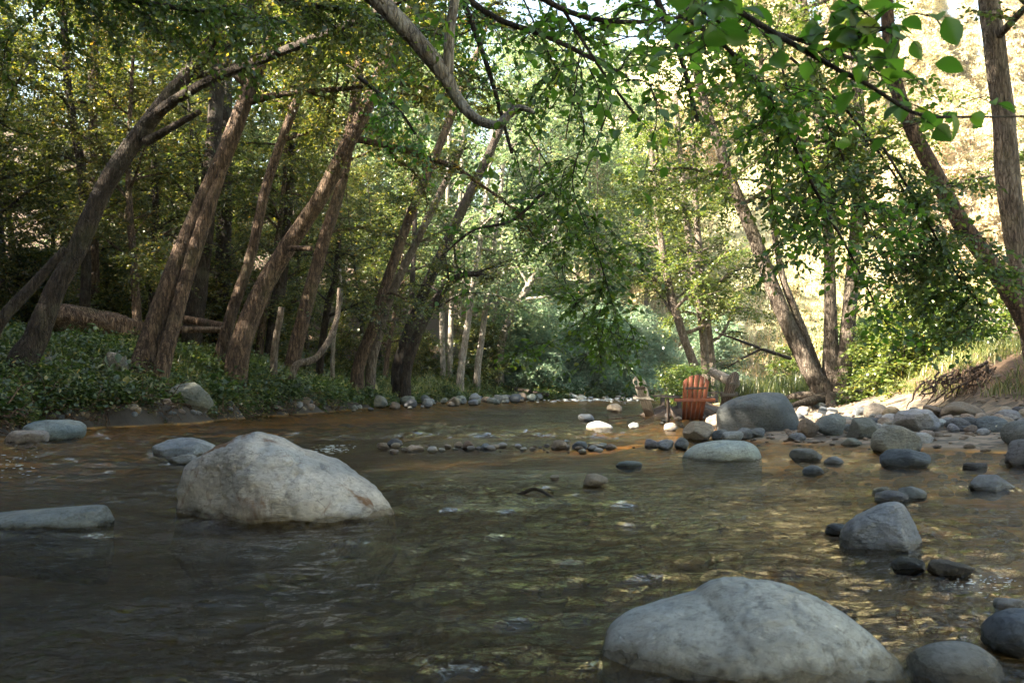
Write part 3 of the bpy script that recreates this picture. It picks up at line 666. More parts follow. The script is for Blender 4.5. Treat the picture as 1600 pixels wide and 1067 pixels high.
#PART2
# ------------------------------------------------------------------ trees
H2 = np.array([math.cos(R(SUN_AZ)), math.sin(R(SUN_AZ))]); PERP = np.array([-H2[1], H2[0]])
BEAM = (np.array([0., 13.4]), .8)         # the low sun reaches the stream through a gap in the left hand canopy
def beam_cut(Pn, rng):
    """leaves left standing: a gap through the canopy lets one band of sun through, small holes let flecks through"""
    c, w = BEAM; d = (Pn[:, :2]-c)@PERP
    inside = (np.abs(d+.25*np.sin(Pn[:, 2]*1.7)) < w) & (Pn[:, 0] < 3) & (Pn[:, 2] > 1.8)
    keep = ~inside | (rng.uniform(0, 1, len(Pn)) < .10)
    return keep & prune(Pn)
def limbs(stem, rad, t0, n, length, rng, bias=(0, 0, 0), up=.35, droop=.25, t1=1.):
    """curved limbs leaving a stem, each with side branches -> list (pts, radii, level)"""
    out = []; stem = np.asarray(stem); rad = np.asarray(rad); m = len(stem)
    for k in range(n):
        t = t0+(t1-t0)*((k+rng.uniform(0, 1))/n); i = min(int(t*(m-1)), m-2); f = t*(m-1)-i
        p = stem[i]*(1-f)+stem[i+1]*f; r = rad[i]*(1-f)+rad[i+1]*f
        a = k*2.4+rng.uniform(-.6, .6); d = nrm(np.array([math.cos(a), math.sin(a), up+rng.uniform(-.2, .4)])+np.array(bias)*rng.uniform(.3, 1.2))
        L = length*rng.uniform(.6, 1.2)*(1-.45*(t-t0)/max(1-t0, .01)); q = [p]; dd = d.copy()
        for s in range(6):
            dd = nrm(dd+rng.normal(0, .16, 3)+np.array([0, 0, -droop*.3*s/3])); q.append(q[-1]+dd*L/6)
        q = np.array(q); r0 = min(r*.55, .012+L*.018); rr = np.linspace(r0, r0*.2, 7); out.append((q, rr, 0))
        for s in range(5):
            j = rng.integers(1, 6); e = nrm(nrm(q[j]-q[j-1])*.7+rng.normal(0, .6, 3)*np.array([1, 1, .5])); l2 = L*rng.uniform(.25, .5)
            q2 = [q[j]]
            for u in range(4): e = nrm(e+rng.normal(0, .18, 3)-np.array([0, 0, droop*.2])); q2.append(q2[-1]+e*l2/4)
            out.append((np.array(q2), np.linspace(rr[j]*.6, rr[j]*.15, 5), 1))
    return out
def crown_leaves(lb, ntwig, per, tlen, size, rng, tm=LQ, droop=.3, tilt=.5, start=.25, cut=True, spread=.8):
    w = np.array([np.linalg.norm(q[-1]-q[0]) for q, r, l in lb]); idx = rng.choice(len(lb), ntwig, p=w/w.sum())
    t = rng.uniform(start, 1, ntwig); P0 = np.empty((ntwig, 3)); Dr = np.empty((ntwig, 3))
    for k in range(ntwig):
        q = lb[idx[k]][0]; m = len(q)-1; i = min(int(t[k]*m), m-1); f = t[k]*m-i; P0[k] = q[i]*(1-f)+q[i+1]*f; Dr[k] = q[i+1]-q[i]
    Dr = nrm(Dr)*.6+rng.normal(0, .75, (ntwig, 3))*np.array([1, 1, .5])
    a = twig_leaves(tm, P0, Dr, tlen, per, size, rng, tilt=tilt, droop=droop, spread=spread)
    if cut: k = beam_cut(a[0], rng); a = tuple(v[k] for v in a)
    return leaves(tm, *a), (P0, nrm(Dr))
def px_stem(pts, D0=None):
    """pts: (px, py, width px[, D])"""
    Q = []; r = []
    for p in pts:
        D = p[3] if len(p) > 3 else D0; Q.append(P(p[0], p[1], D)); r.append(p[2]/2/FPX*D)
    return np.array(Q), np.array(r)
def extend(Q, r, H, rng, bend=(0, 0, .12)):
    """carry a stem on above the picture to height H"""
    Q = list(Q); r = list(r); d = nrm(Q[-1]-Q[-2]); step = 1.2
    n = max(int((H-Q[-1][2])/step/max(d[2], .4)), 1); r0 = r[-1]
    for k in range(n):
        d = nrm(d+np.array(bend)+rng.normal(0, .05, 3)); Q.append(Q[-1]+d*step); r.append(r0*(1-.8*(k+1)/n))
    return np.array(Q), np.array(r)
def special(name, stems, bark, label, seed, H=12, leaf='leaf_left', t0=.35, nl=9, ll=3.2, ntw=900, per=11, size=.085, tlen=.55, bias=(.5, -.2, 0), group=None, cat='tree', rough=.10, flare=.35, tm=LQ, start=.2, extra=(), crown=True, foot=True, k=26, zmin=5.6):
    rng = np.random.default_rng(seed); root = None; parts = []; lbs = []
    base = px_stem(stems[0])[0][0].copy(); base[2] = hz(base[0], base[1]) if foot else base[2]
    root = empty(name, base); tag(root, label, cat, group)
    for s_i, s in enumerate(stems):
        Q, r = px_stem(s)
        if foot and s_i == 0 or (foot and abs(Q[0][2]-hz(Q[0][0], Q[0][1])) < 1.0):
            g = hz(Q[0][0], Q[0][1]); Q = np.vstack([[Q[0][0]+(Q[0][0]-Q[1][0])*.08, Q[0][1], g-.35], Q]) if Q[0][2] > g-.3 else Q
            if len(Q) > len(r): r = np.concatenate([[r[0]*1.15], r])
        if crown and s[-1][1] < 130: Q, r = extend(Q, r, H, rng)
        n = max(24, int(len(Q)*9)); T = tube(Q-base, r, k, n, rough, seed+s_i, flare if s_i == 0 else flare*.5)
        C = catmull(Q, 40); rr = catmull(np.stack([r, r, r], 1), 40)[:, 0]
        if crown:
            zi = np.argmax(C[:, 2] > zmin)/39 if k >= 26 else 0
            if k < 26 or C[:, 2].max() > zmin+1: own = limbs(C, rr, max(t0 if k < 26 else 0, zi), nl, ll, rng, bias); lbs += own; T = join([T]+[tube(q-base, r_, 5, 9) for q, r_, l in own])
        mk('trunk', T[0], T[1], M[bark], root)
    for e in extra:
        Q, r = px_stem(e); T = tube(Q-base, r, 12, max(12, len(Q)*7), rough*1.2, seed+50); mk('branch', T[0], T[1], M[bark], root)
    if crown:
        (V, F), tw = crown_leaves(lbs, int(ntw*len(lbs)/max(nl*6, 1)), per, tlen, size, rng, tm, start=start)
        mk('crown', V-base, F, M[leaf], root, smooth=False)
    return root
S = special
S('leaning_tree', [[(36, 566, 44, 14.3), (55, 530, 37, 14.4), (85, 455, 31, 14.5), (118, 395, 29, 14.6), (165, 290, 28, 14.7), (235, 188, 26, 14.8), (300, 108, 22, 15), (345, 60, 19, 15), (390, 0, 17, 15)]], 'bark_dark',
  'dark leaning tree on the left bank with a long side branch reaching over the stream', 1, extra=[[(228, 196, 22, 14.75), (262, 165, 17, 14.5), (330, 125, 15, 14), (430, 85, 14, 13.3), (540, 40, 12, 12.5), (650, -10, 10, 11.8)], [(228, 222, 16, 14.7), (262, 203, 12, 14.5), (312, 175, 9, 14.2)]], H=11, t0=.55, nl=12, ll=4.8, ntw=1700, bias=(1.3, -.5, 0))
S('leaning_tree', [[(218, 590, 39, 16.8), (235, 534, 36, 17), (268, 440, 33, 17.2), (305, 345, 29, 17.4), (347, 250, 27, 17.6), (397, 122, 22, 17.9), (428, 50, 17, 18), (450, 0, 16, 18)], [(250, 590, 27, 16.7), (268, 520, 23, 16.9), (290, 440, 22, 17.1), (318, 350, 22, 17.3), (346, 268, 16, 17.5)]], 'bark_brown',
  'thick brown leaning tree with a fused twin trunk and sun on its bark', 2, H=12, t0=.6, nl=12, ll=4.6, ntw=1700, bias=(1.3, -.6, 0))
S('leaning_tree', [[(345, 560, 22, 20.2), (362, 490, 18, 20.2), (392, 400, 16, 20.3), (414, 300, 15, 20.4), (440, 220, 14, 20.5), (475, 130, 13, 20.6), (505, 60, 11, 20.7), (522, 0, 10, 20.8)]], 'bark_brown',
  'slender leaning tree rising just left of the rough barked one', 3, H=11, t0=.55, nl=7)
S('leaning_tree', [[(372, 560, 34, 19.6), (402, 470, 30, 19.8), (450, 385, 27, 20), (500, 310, 24, 20), (545, 222, 23, 20), (585, 140, 23, 20), (620, 60, 21, 20), (650, 0, 17, 20)]], 'bark_brown',
  'big rough barked leaning tree with a pale broken stub, fourth from the left', 4, H=13, t0=.6, nl=12, rough=.14, extra=[[(448, 388, 10, 19.9), (468, 388, 9, 19.7), (487, 389, 8, 19.5)], [(540, 240, 18, 20), (553, 170, 17, 20.2), (563, 90, 15, 20.4), (572, 0, 12, 20.6), (580, -80, 8, 20.8)]], ll=4.8, ntw=1900, bias=(1.2, -.6, 0))
S('tree_stub', [[(-14, 536, 22, 13.6), (10, 490, 19, 13.6), (50, 448, 17, 13.7), (103, 388, 12, 13.8)]], 'bark_dark', 'dark broken off leaning trunk at the left edge', 5, crown=False, cat='dead tree')
S('dead_sapling', [[(428, 560, 11, 21), (431, 530, 10, 21), (437, 500, 10, 21), (440, 480, 9, 21)]], 'bark_grey', 'short pale dead stem standing beside the rough barked tree', 6, crown=False, cat='dead tree', flare=.1, k=10)
thin = [([(150, 530, 15, 26), (147, 380, 14, 26), (146, 250, 13, 26), (147, 130, 12, 26), (149, 0, 11, 26)], 'bark_brown', 'slim straight tree with a sunlit left edge near the top left'),
 ([(132, 520, 17, 24), (134, 400, 15, 24), (128, 270, 14, 24), (108, 150, 12, 24), (98, 0, 10, 24)], 'bark_dark', 'slim grey tree leaning left behind the dark leaning tree'),
 ([(238, 520, 13, 25), (238, 440, 11, 25), (243, 330, 10, 25), (240, 240, 9, 25), (236, 100, 8, 25)], 'bark_dark', 'thin dark sapling between the dark and the thick brown leaning trees'),
 ([(300, 530, 32, 25), (308, 460, 30, 25), (318, 380, 28, 25), (335, 200, 24, 25), (345, 0, 20, 25)], 'bark_dark', 'dark upright tree behind the thick brown leaning tree'),
 ([(345, 520, 26, 27), (350, 360, 24, 27), (352, 200, 20, 27), (356, 0, 16, 27)], 'bark_dark', 'dark upright tree half hidden behind the slender leaning one'),
 ([(425, 540, 22, 26), (440, 420, 20, 26), (452, 280, 18, 26), (462, 100, 15, 26)], 'bark_dark', 'dark straight tree just behind the rough barked leaning tree'),
 ([(455, 575, 24, 24), (478, 480, 22, 24), (505, 380, 20, 24), (530, 300, 18, 24), (548, 210, 16, 24), (562, 100, 13, 24)], 'bark_brown', 'dark leaning tree to the right of the rough barked one'),
 ([(500, 570, 12, 27), (512, 480, 11, 27), (525, 430, 10, 27), (532, 330, 9, 27)], 'bark_dark', 'thin dark leaning stem right of the leaning group'),
 ([(520, 560, 7, 27), (522, 520, 7, 27), (532, 470, 7, 27), (530, 420, 6, 27)], 'bark_pale', 'thin pale crooked sapling in the middle of the left wood'),
 ([(560, 575, 20, 27), (583, 512, 18, 27), (600, 455, 17, 27), (640, 340, 15, 27), (700, 195, 13, 27), (742, 95, 11, 27)], 'bark_brown', 'brown tree leaning right above the bank shrubs'),
 ([(580, 575, 16, 28), (596, 510, 14, 28), (612, 460, 13, 28), (655, 370, 12, 28), (720, 235, 10, 28)], 'bark_grey', 'greyish tree leaning right next to the brown one'),
 ([(626, 565, 20, 30), (650, 490, 18, 30), (690, 395, 16, 30), (755, 260, 14, 30), (800, 160, 11, 30)], 'bark_dark', 'dark tree leaning far right over the stream bend'),
 ([(636, 572, 18, 29), (668, 492, 14, 29), (702, 442, 11, 29), (735, 428, 9, 29), (772, 436, 7, 29)], 'bark_dark', 'dark stem arching over to the right like a bow'),
 ([(618, 570, 10, 32), (640, 500, 9, 32), (645, 430, 8, 32), (650, 300, 7, 32)], 'bark_dark', 'thin upright dark stem behind the right leaning trees'),
 ([(460, 575, 12, 22), (492, 560, 11, 22.3), (515, 530, 10, 22.6), (528, 490, 8, 23), (530, 450, 6, 23)], 'bark_grey', 'low curved stem creeping up out of the bank plants')]
for i, (s, b, lab) in enumerate(thin):
    up = s[-1][1] < 130
    S('slim_tree', [s], b, lab, 20+i, H=11, t0=.4, nl=8, ll=2.2, ntw=420 if up else 260, size=.09, crown=up or i in (7, 10, 12), bias=(.3, 0, 0), k=12, flare=.2)
pale = [[(692, 572, 9, 37), (691, 480, 8, 37), (698, 350, 7, 37), (702, 200, 5, 37)], [(703, 574, 9, 38), (707, 450, 8, 38), (718, 330, 7, 38), (725, 180, 5, 38)], [(720, 580, 12, 36), (732, 500, 10, 36), (740, 440, 9, 36), (756, 340, 8, 36), (770, 200, 6, 36)],
 [(746, 580, 11, 37), (754, 520, 10, 37), (762, 450, 9, 37), (776, 360, 8, 37), (790, 220, 6, 37)], [(718, 568, 6, 40), (720, 450, 6, 40), (724, 300, 5, 40)], [(782, 545, 13, 40), (800, 492, 13, 40), (824, 450, 11, 40), (850, 400, 9, 40), (880, 330, 7, 40)], [(768, 560, 6, 42), (776, 460, 6, 42), (790, 330, 5, 42)]]
for i, s in enumerate(pale):
    S('pale_tree', [s], 'bark_pale', 'pale slender trunk in the cluster by the far left bend', 60+i, H=16, t0=.5, nl=9, ll=3, ntw=420, per=9, size=.13, crown=True if s[-1][1] < 130 else True, leaf='leaf_far', group='pale trunks by the far left bend', k=10, flare=.1, start=.3)
# right hand trees
S('clump_tree', [[(1290, 622, 32, 18.8), (1262, 572, 27, 18.9), (1228, 500, 24, 19), (1200, 430, 22, 19), (1170, 350, 20, 19), (1145, 290, 18, 19), (1122, 225, 16, 19), (1100, 160, 15, 19), (1085, 90, 13, 19), (1072, 0, 12, 19)],
  [(1282, 600, 16, 19), (1266, 545, 12, 19), (1240, 480, 12, 19), (1222, 430, 10, 19), (1208, 350, 9, 19), (1200, 270, 8, 19), (1192, 170, 8, 19), (1188, 60, 7, 19)],
  [(1298, 622, 32, 18.9), (1298, 560, 24, 19), (1297, 450, 18, 19), (1293, 330, 17, 19), (1285, 230, 16, 19), (1270, 120, 14, 19), (1255, 0, 12, 19)],
  [(1308, 622, 35, 18.8), (1320, 560, 24, 18.9), (1330, 450, 21, 19), (1340, 330, 20, 19), (1345, 220, 18, 19), (1336, 100, 16, 19), (1330, 0, 14, 19)]], 'bark_grey',
  'clump of four grey trunks spreading from one root on the gravel bar', 90, H=12, t0=.5, nl=6, ll=3.6, ntw=1000, size=.075, leaf='leaf_alder', bias=(-.6, -.6, .1), flare=.5, cat='tree', zmin=3.4,
  extra=[[(1290, 622, 20, 18.7), (1262, 628, 14, 18.2), (1235, 634, 6, 17.9)], [(1310, 620, 22, 18.7), (1345, 630, 14, 18.3), (1385, 634, 6, 18)], [(1300, 622, 22, 18.6), (1300, 634, 16, 18.1), (1312, 640, 6, 17.6)], [(1280, 620, 18, 18.8), (1248, 618, 12, 18.9), (1225, 622, 5, 19)], [(1315, 616, 18, 18.9), (1360, 618, 12, 18.8), (1410, 628, 5, 18.6)]])
for i, (s, lab) in enumerate([([(1087, 582, 15, 31), (1066, 520, 13, 31), (1044, 440, 12, 31), (1028, 340, 10, 31), (1015, 200, 8, 31)], 'leftmost of three thin grey trees behind the red chair'),
      ([(1103, 585, 14, 32), (1096, 500, 12, 32), (1084, 430, 11, 32), (1068, 300, 9, 32), (1055, 150, 8, 32)], 'middle one of three thin grey trees behind the red chair'),
      ([(1113, 588, 14, 32.5), (1107, 520, 12, 32.5), (1096, 430, 11, 32.5), (1088, 330, 10, 32.5), (1080, 180, 8, 32.5)], 'rightmost of three thin grey trees behind the red chair')]):
    S('slim_tree', [s], 'bark_grey', lab, 100+i, H=14, t0=.35, nl=12, ll=3.0, ntw=950, per=10, size=.10, leaf='leaf_alder', k=12, flare=.15)
S('slanting_tree', [[(1640, 590, 35, 12), (1597, 490, 30, 12), (1550, 415, 28, 12), (1500, 345, 26, 12), (1455, 260, 24, 12), (1420, 190, 22, 12), (1395, 110, 21, 12), (1385, 0, 19, 12)]], 'bark_brown',
  'brown tree slanting in from the right edge towards the upper middle', 110, H=10, t0=.6, nl=10, ll=3.6, ntw=900, size=.07, leaf='leaf_alder', bias=(-1.0, -.6, .2))
S('upright_tree', [[(1640, 640, 44, 13), (1606, 470, 36, 13), (1590, 380, 35, 13), (1575, 280, 35, 13), (1568, 180, 33, 13), (1555, 80, 31, 13), (1545, 0, 30, 13)]], 'bark_grey',
  'grey upright tree with a patch of sun on its trunk at the right edge', 111, H=12, t0=.75, nl=9, ll=3.6, ntw=900, size=.07, leaf='leaf_alder', bias=(-.9, -.8, .2))
def arching(pts, label, seed, nl=10, ll=3.4, ntw=1300):  # unseen trees added above the view to close off sky and darken the water
    rng = np.random.default_rng(seed); Q = np.array(pts, float); Q[0, 2] = hz(Q[0, 0], Q[0, 1])-.3; base = Q[0].copy(); root = empty('unseen_shade_tree', base); tag(root, label, 'tree')
    C = catmull(Q, 40); rr = np.linspace(.17, .04, 40); T = tube(C-base, rr, 16, 60, .12, seed, .3); lbs = limbs(C, rr, .45, nl, ll, rng, (0, 0, .2), up=.3); T = join([T]+[tube(q-base, r, 5, 9) for q, r, l in lbs]); mk('trunk', T[0], T[1], M['bark_dark'], root)
    (V, F), tw = crown_leaves(lbs, ntw, 10, .5, .08, rng, LQ, cut=True); mk('crown', V-base, F, M['leaf_alder'], root, smooth=False)
arching([(-7.6, 2.5, .5), (-5.8, 3.2, 3.6), (-3, 4.2, 6), (.5, 5.2, 7.2)], 'unseen leafy tree added over the stream from the near left bank to darken the water', 131)
arching([(-7.4, -2.5, .5), (-5.4, -1.5, 3.6), (-2.6, 0, 6), (1, 1.6, 7.2)], 'second unseen leafy tree added over the stream beside the camera to darken the water', 132)
arching([(9.2, 3, .5), (7.4, 3.6, 3.6), (4.8, 4.8, 6), (1.6, 6, 7.2)], 'unseen leafy tree added over the stream from the near right bank to darken the water', 133)
# ---- woodland behind: a few trees of each kind, copied
def proto(name, seed, H, lo, nl, ll, ntw, per, size, tlen, leaf, bark, tm=LQ, lean=.08, droop=.3, up=.35, rad=.16, start=.2, tilt=.5):
    rng = np.random.default_rng(seed); root = empty(name); d = np.array([rng.normal(0, lean), rng.normal(0, lean), 1]); Q = [np.array([0, 0, -.4])]
    for k in range(9): d = nrm(d+rng.normal(0, .05, 3)+np.array([0, 0, .05])); Q.append(Q[-1]+d*(H+.4)/9)
    Q = np.array(Q); r = rad*np.linspace(1, .12, 10)
    lb = limbs(Q, r, lo, nl, ll, rng, (0, 0, 0), up, droop)
    T = join([tube(Q, r, 9, 26, .1, seed, .3)]+[tube(q, rr, 4, 6) for q, rr, l in lb]); mk('trunk', T[0], T[1], M[bark], root)
    (V, F), _ = crown_leaves(lb, ntw, per, tlen, size, rng, tm, cut=False, droop=droop, start=start, tilt=tilt); mk('crown', V, F, M[leaf], root, smooth=False)
    return root
def conifer(name, seed, H, leaf, bark, size=.3, n=5200):
    rng = np.random.default_rng(seed); root = empty(name); lb = []
    for k in range(70):
        z = H*(.12+.86*(k/70)); L = (H-z)*.26+.35; a = k*2.4+rng.uniform(-.3, .3); e = np.array([math.cos(a), math.sin(a), .12]); q = [np.array([0, 0, z])]
        for s in range(5): e = nrm(e+np.array([0, 0, -.14])+rng.normal(0, .05, 3)); q.append(q[-1]+e*L*rng.uniform(.8, 1.1)/5)
        lb.append((np.array(q), np.linspace(.05, .01, 6), 0))
    T = join([tube(np.array([[0, 0, -.4], [0, 0, H*.5], [0, 0, H]]), np.array([H*.014, H*.008, .02]), 8, 14, .1)]+[tube(q, rr, 3, 5) for q, rr, l in lb]); mk('trunk', T[0], T[1], M[bark], root)
    (V, F), _ = crown_leaves(lb, n, 8, .8, size, rng, LW, cut=False, droop=.6, start=.1, spread=.5); mk('crown', V, F, M[leaf], root, smooth=False)
    return root
def place(pr, used, loc, rz, sc, label, cat, group):
    o = pr if pr not in used else copy_tree(pr); used.append(pr); o.location = tuple(loc); o.rotation_euler = (0, 0, rz); o.scale = (sc, sc, sc*1.0); tag(o, label, cat, group); return o
rp_ = np.random.default_rng(5); used = []
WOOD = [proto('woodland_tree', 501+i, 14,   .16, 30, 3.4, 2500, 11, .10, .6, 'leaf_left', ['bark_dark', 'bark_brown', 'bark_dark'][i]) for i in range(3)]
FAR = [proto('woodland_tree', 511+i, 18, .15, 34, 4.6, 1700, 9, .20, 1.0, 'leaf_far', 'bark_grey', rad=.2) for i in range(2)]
def corridor(x, y): return abs((np.array([x, y])-BEAM[0])@PERP)
n = 0
for i in range(2600):
    x = -rp_.uniform(4, 50); y = rp_.uniform(-14, 75); d = float(dleft(np.array(x), np.array(y)))
    if d < (3 if y > 8 else .6) or (y > 8 and d > 34): continue
    D = y; vis = D > 8 and x/D > -.75
    if x > -13 and 9 < y < 22: continue
    if corridor(x, y) < 2.4 and x > -24: continue
    if any(math.hypot(x-a, y-b) < (2.9 if y > 7 else 2.5) for a, b in used_xy) if 'used_xy' in globals() else False: continue
    if y < 5 and x < -36: continue
    globals().setdefault('used_xy', []).append((x, y))
    pr = WOOD[i % 3] if y < 45 else FAR[i % 2]
    place(pr, used, (x, y, hz(x, y)), rp_.uniform(0, 6.28), rp_.uniform(.75, 1.1)*(.7 if 29 < y < 45 and x > -15 else 1), 'leafy tree added out of view to keep the sun off the near stream', 'tree', 'trees of the wood on the left'); n += 1
    if n > 290: break
for x, y, sc in [(-5.6, -5, 1), (-3, -8, 1), (0, -11, 1.05), (3.5, -10, 1), (-7.4, -2, .95), (-8, 2.6, 1), (-8.2, 6.2, .9), (-1.5, -15, 1.1), (-6, -11, 1), (7, -8, 1), (-10, 5, 1), (-9.4, 1.3, 1.0), (-11.5, .4, 1.05)]:  # unseen trees added behind and beside the camera to shade the near boulders
    place(WOOD[int(x*x) % 3], used, (x, y, max(hz(x, y), 0)-.05), x*2.1, sc, 'leafy tree added out of view to keep the sun off the near stream', 'tree', 'trees of the wood on the left')
# far bank, behind the bend
for i in range(75):
    px = rp_.uniform(440, 985); D = rp_.uniform(44, 95)
    if px > 860 and D < 62: continue; x = (px-800)/FPX*D; y = D
    if dleft(np.array(x), np.array(y)) < 3: continue
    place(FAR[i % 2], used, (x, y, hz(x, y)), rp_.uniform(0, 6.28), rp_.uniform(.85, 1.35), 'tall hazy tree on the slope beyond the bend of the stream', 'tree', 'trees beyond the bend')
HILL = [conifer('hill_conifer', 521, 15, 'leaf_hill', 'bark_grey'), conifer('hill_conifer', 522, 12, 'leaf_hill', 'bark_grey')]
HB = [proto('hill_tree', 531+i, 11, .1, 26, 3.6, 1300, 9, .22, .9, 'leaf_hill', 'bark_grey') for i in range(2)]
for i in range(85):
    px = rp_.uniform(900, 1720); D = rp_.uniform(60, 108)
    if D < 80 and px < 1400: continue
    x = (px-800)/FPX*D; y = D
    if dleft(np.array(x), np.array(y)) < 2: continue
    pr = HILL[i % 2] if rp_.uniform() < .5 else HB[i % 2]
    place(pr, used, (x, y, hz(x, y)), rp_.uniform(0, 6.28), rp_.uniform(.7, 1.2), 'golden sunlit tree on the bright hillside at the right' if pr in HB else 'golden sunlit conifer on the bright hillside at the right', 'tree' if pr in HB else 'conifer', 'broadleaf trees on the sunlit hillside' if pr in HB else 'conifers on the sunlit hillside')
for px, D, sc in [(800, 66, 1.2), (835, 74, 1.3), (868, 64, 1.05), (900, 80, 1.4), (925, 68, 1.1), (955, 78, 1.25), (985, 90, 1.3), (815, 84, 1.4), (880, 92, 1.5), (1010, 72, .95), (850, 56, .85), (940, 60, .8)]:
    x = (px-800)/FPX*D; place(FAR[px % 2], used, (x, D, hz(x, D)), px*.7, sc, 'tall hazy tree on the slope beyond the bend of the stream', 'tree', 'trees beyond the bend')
# understorey
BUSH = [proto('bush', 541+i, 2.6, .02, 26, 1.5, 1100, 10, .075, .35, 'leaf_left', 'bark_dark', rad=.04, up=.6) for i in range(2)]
WIL = [proto('willow_bush', 551+i, 3.6, .02, 34, 2.0, 1900, 11, .17, .5, 'leaf_willow', 'bark_grey', tm=LW, rad=.05, up=.8, droop=.5) for i in range(2)]
for i in range(46):
    y = rp_.uniform(13, 40); x = xl(y)-rp_.uniform(3.5, 16)
    if (x/y < -.62) or (x > -11 and y < 19) or (x/y < -.2 and y < 25): continue
    place(BUSH[i % 2], used, (x, y, hz(x, y)), rp_.uniform(0, 6.28), rp_.uniform(.7, 1.3), 'leafy bush in the shade under the trees of the left bank', 'bush', 'bushes under the trees of the left bank')
for i in range(40):
    px = rp_.uniform(745, 1120); D = rp_.uniform(40, 56) if px < 960 else rp_.uniform(30, 50); x = (px-800)/FPX*D; y = D
    if max(dleft(np.array(x), np.array(y)), dright(np.array(x), np.array(y))) < 1.: continue
    place(WIL[i % 2], used, (x, y, hz(x, y)-.1), rp_.uniform(0, 6.28), rp_.uniform(.6, 1.15), 'blue green willow bush at the far bend of the stream', 'bush', 'willow bushes at the far bend')
GB = [proto('bank_bush', 561+i, 1.5, .02, 22, 1.0, 700, 9, .07, .28, 'leaf_alder', 'bark_dark', rad=.03, up=.5) for i in range(1)]
for i, (px, D, sc) in enumerate([(1400, 16.5, 1.), (1430, 17.5, 1.2), (1470, 16.5, 1.0), (1375, 18, .9), (1450, 19, 1.3), (1345, 24, 1.2), (1500, 18, 1.2), (1060, 27, .9), (1085, 25, .8), (1230, 30, 1.1), (1560, 18, 1.4), (1400, 24, 1.4), (1350, 30, 1.6), (1500, 26, 1.6)]):
    x = (px-800)/FPX*D; place(GB[0], used, (x, D, hz(x, D)-.05), i*1.3, sc, 'low dark green bush behind the gravel bar', 'bush', 'low bushes behind the gravel bar')
for pr in WOOD+FAR+HILL+HB+BUSH+WIL+GB:
    if pr not in used:
        for ch in list(pr.children): bpy.data.objects.remove(ch)
        bpy.data.objects.remove(pr)
# ------------------------------------------------------------------ boughs hanging into the view
def bough(name, guides, label, seed, size, tm, nsub, sublen, ntw, per, tlen, down=.5, leaf='leaf_near', subdir=(.1, 0, -.05), start=.1, bark='twig', cat='branch', twigr=.0025):
    rng = np.random.default_rng(seed); root = empty(name, px_stem(guides[0])[0][0]); base = np.array(root.location); tag(root, label, cat)
    tubes = []; lb = []
    for g in guides:
        Q, r = px_stem(g); C = catmull(Q, 26); rr = catmull(np.stack([r]*3, 1), 26)[:, 0]; tubes.append(tube(Q, r, 10, len(Q)*9, .10, seed)); lb.append((C, rr, 0))
        L = np.linalg.norm(np.diff(C, axis=0), axis=1).sum()
        for k in range(nsub):
            j = rng.integers(int(start*25), 25); d = nrm(nrm(C[min(j+1, 25)]-C[j-1])*.5+rng.normal(0, .75, 3)*np.array([1.2, 1.2, .6])+np.array(subdir)); l2 = sublen*rng.uniform(.4, 1.3); q = [C[j]]
            for s in range(6): d = nrm(d+rng.normal(0, .24, 3)+np.array([0, 0, -.10*down])); q.append(q[-1]+d*l2/6)
            q = np.array(q); r2 = np.linspace(min(rr[j]*.6, l2*.0065), twigr, 7); tubes.append(tube(q, r2, 5, 12)); lb.append((q, r2, 1))
    (V, F), (P0, Dr) = crown_leaves(lb, ntw, per, tlen, size, rng, tm, droop=down, cut=False, start=start, tilt=.7)
    for k in range(min(ntw, 500)):
        d = Dr[k]*tlen; tubes.append(tube(np.array([P0[k], P0[k]+d*.5-np.array([0, 0, .08*tlen]), P0[k]+d*.9-np.array([0, 0, down*.7*tlen])]), np.array([twigr, twigr*.7, twigr*.4]), 3, 4))
    T = join(tubes); mk('stem', T[0]-base, T[1], M[bark], root); mk('leaves', V-base, F, M[leaf], root, smooth=False); return root
B = bough
B('overhanging_branch', [[(520, -60, 34, 5.0), (590, 0, 30, 5), (640, 52, 29, 5), (690, 112, 26, 5), (712, 150, 19, 5), (740, 183, 16, 4.95), (775, 196, 14, 4.9), (795, 180, 13, 4.9), (812, 168, 10, 4.9), (835, 176, 6, 4.9)],
   [(700, 118, 18, 5), (703, 50, 17, 5), (712, -10, 15, 5), (720, -80, 12, 5)]], 'pale crooked branch hooking up at its end above the middle of the stream', 701, .06, L6, 4, .35, 26, 5, .2, bark='bark_pale', cat='branch')
B('leafy_branch', [[(1080, -60, 12, 2.0), (1130, 0, 10, 2.0), (1220, 58, 9, 2.0), (1300, 104, 8, 2.0), (1355, 132, 7, 2.0), (1432, 178, 6, 2.0), (1500, 183, 4, 2.05), (1610, 182, 3, 2.1)],
   [(1245, 62, 6, 2.0), (1330, 60, 5, 1.95), (1400, 40, 4, 1.9)]], 'slender branch with big bright green leaves close above the camera at the upper right', 702, .052, LH, 12, .17, 66, 2, .09, down=.25, subdir=(0, 0, .1), twigr=.0016)
B('leafy_branch', [[(1060, 20, 7.2, 4.2), (1120, 62, 7.2, 4.2), (1165, 104, 7.2, 4.2), (1200, 150, 6.6, 4.3), (1228, 200, 6.0, 4.4), (1270, 290, 5.4, 4.6), (1330, 400, 3.6, 4.9), (1370, 480, 2.4, 5)]],
   'thick dark branch curving down with leafy sprays in the upper right', 703, 0.046, L6, 14, .42, 190, 8, .2, down=.4)
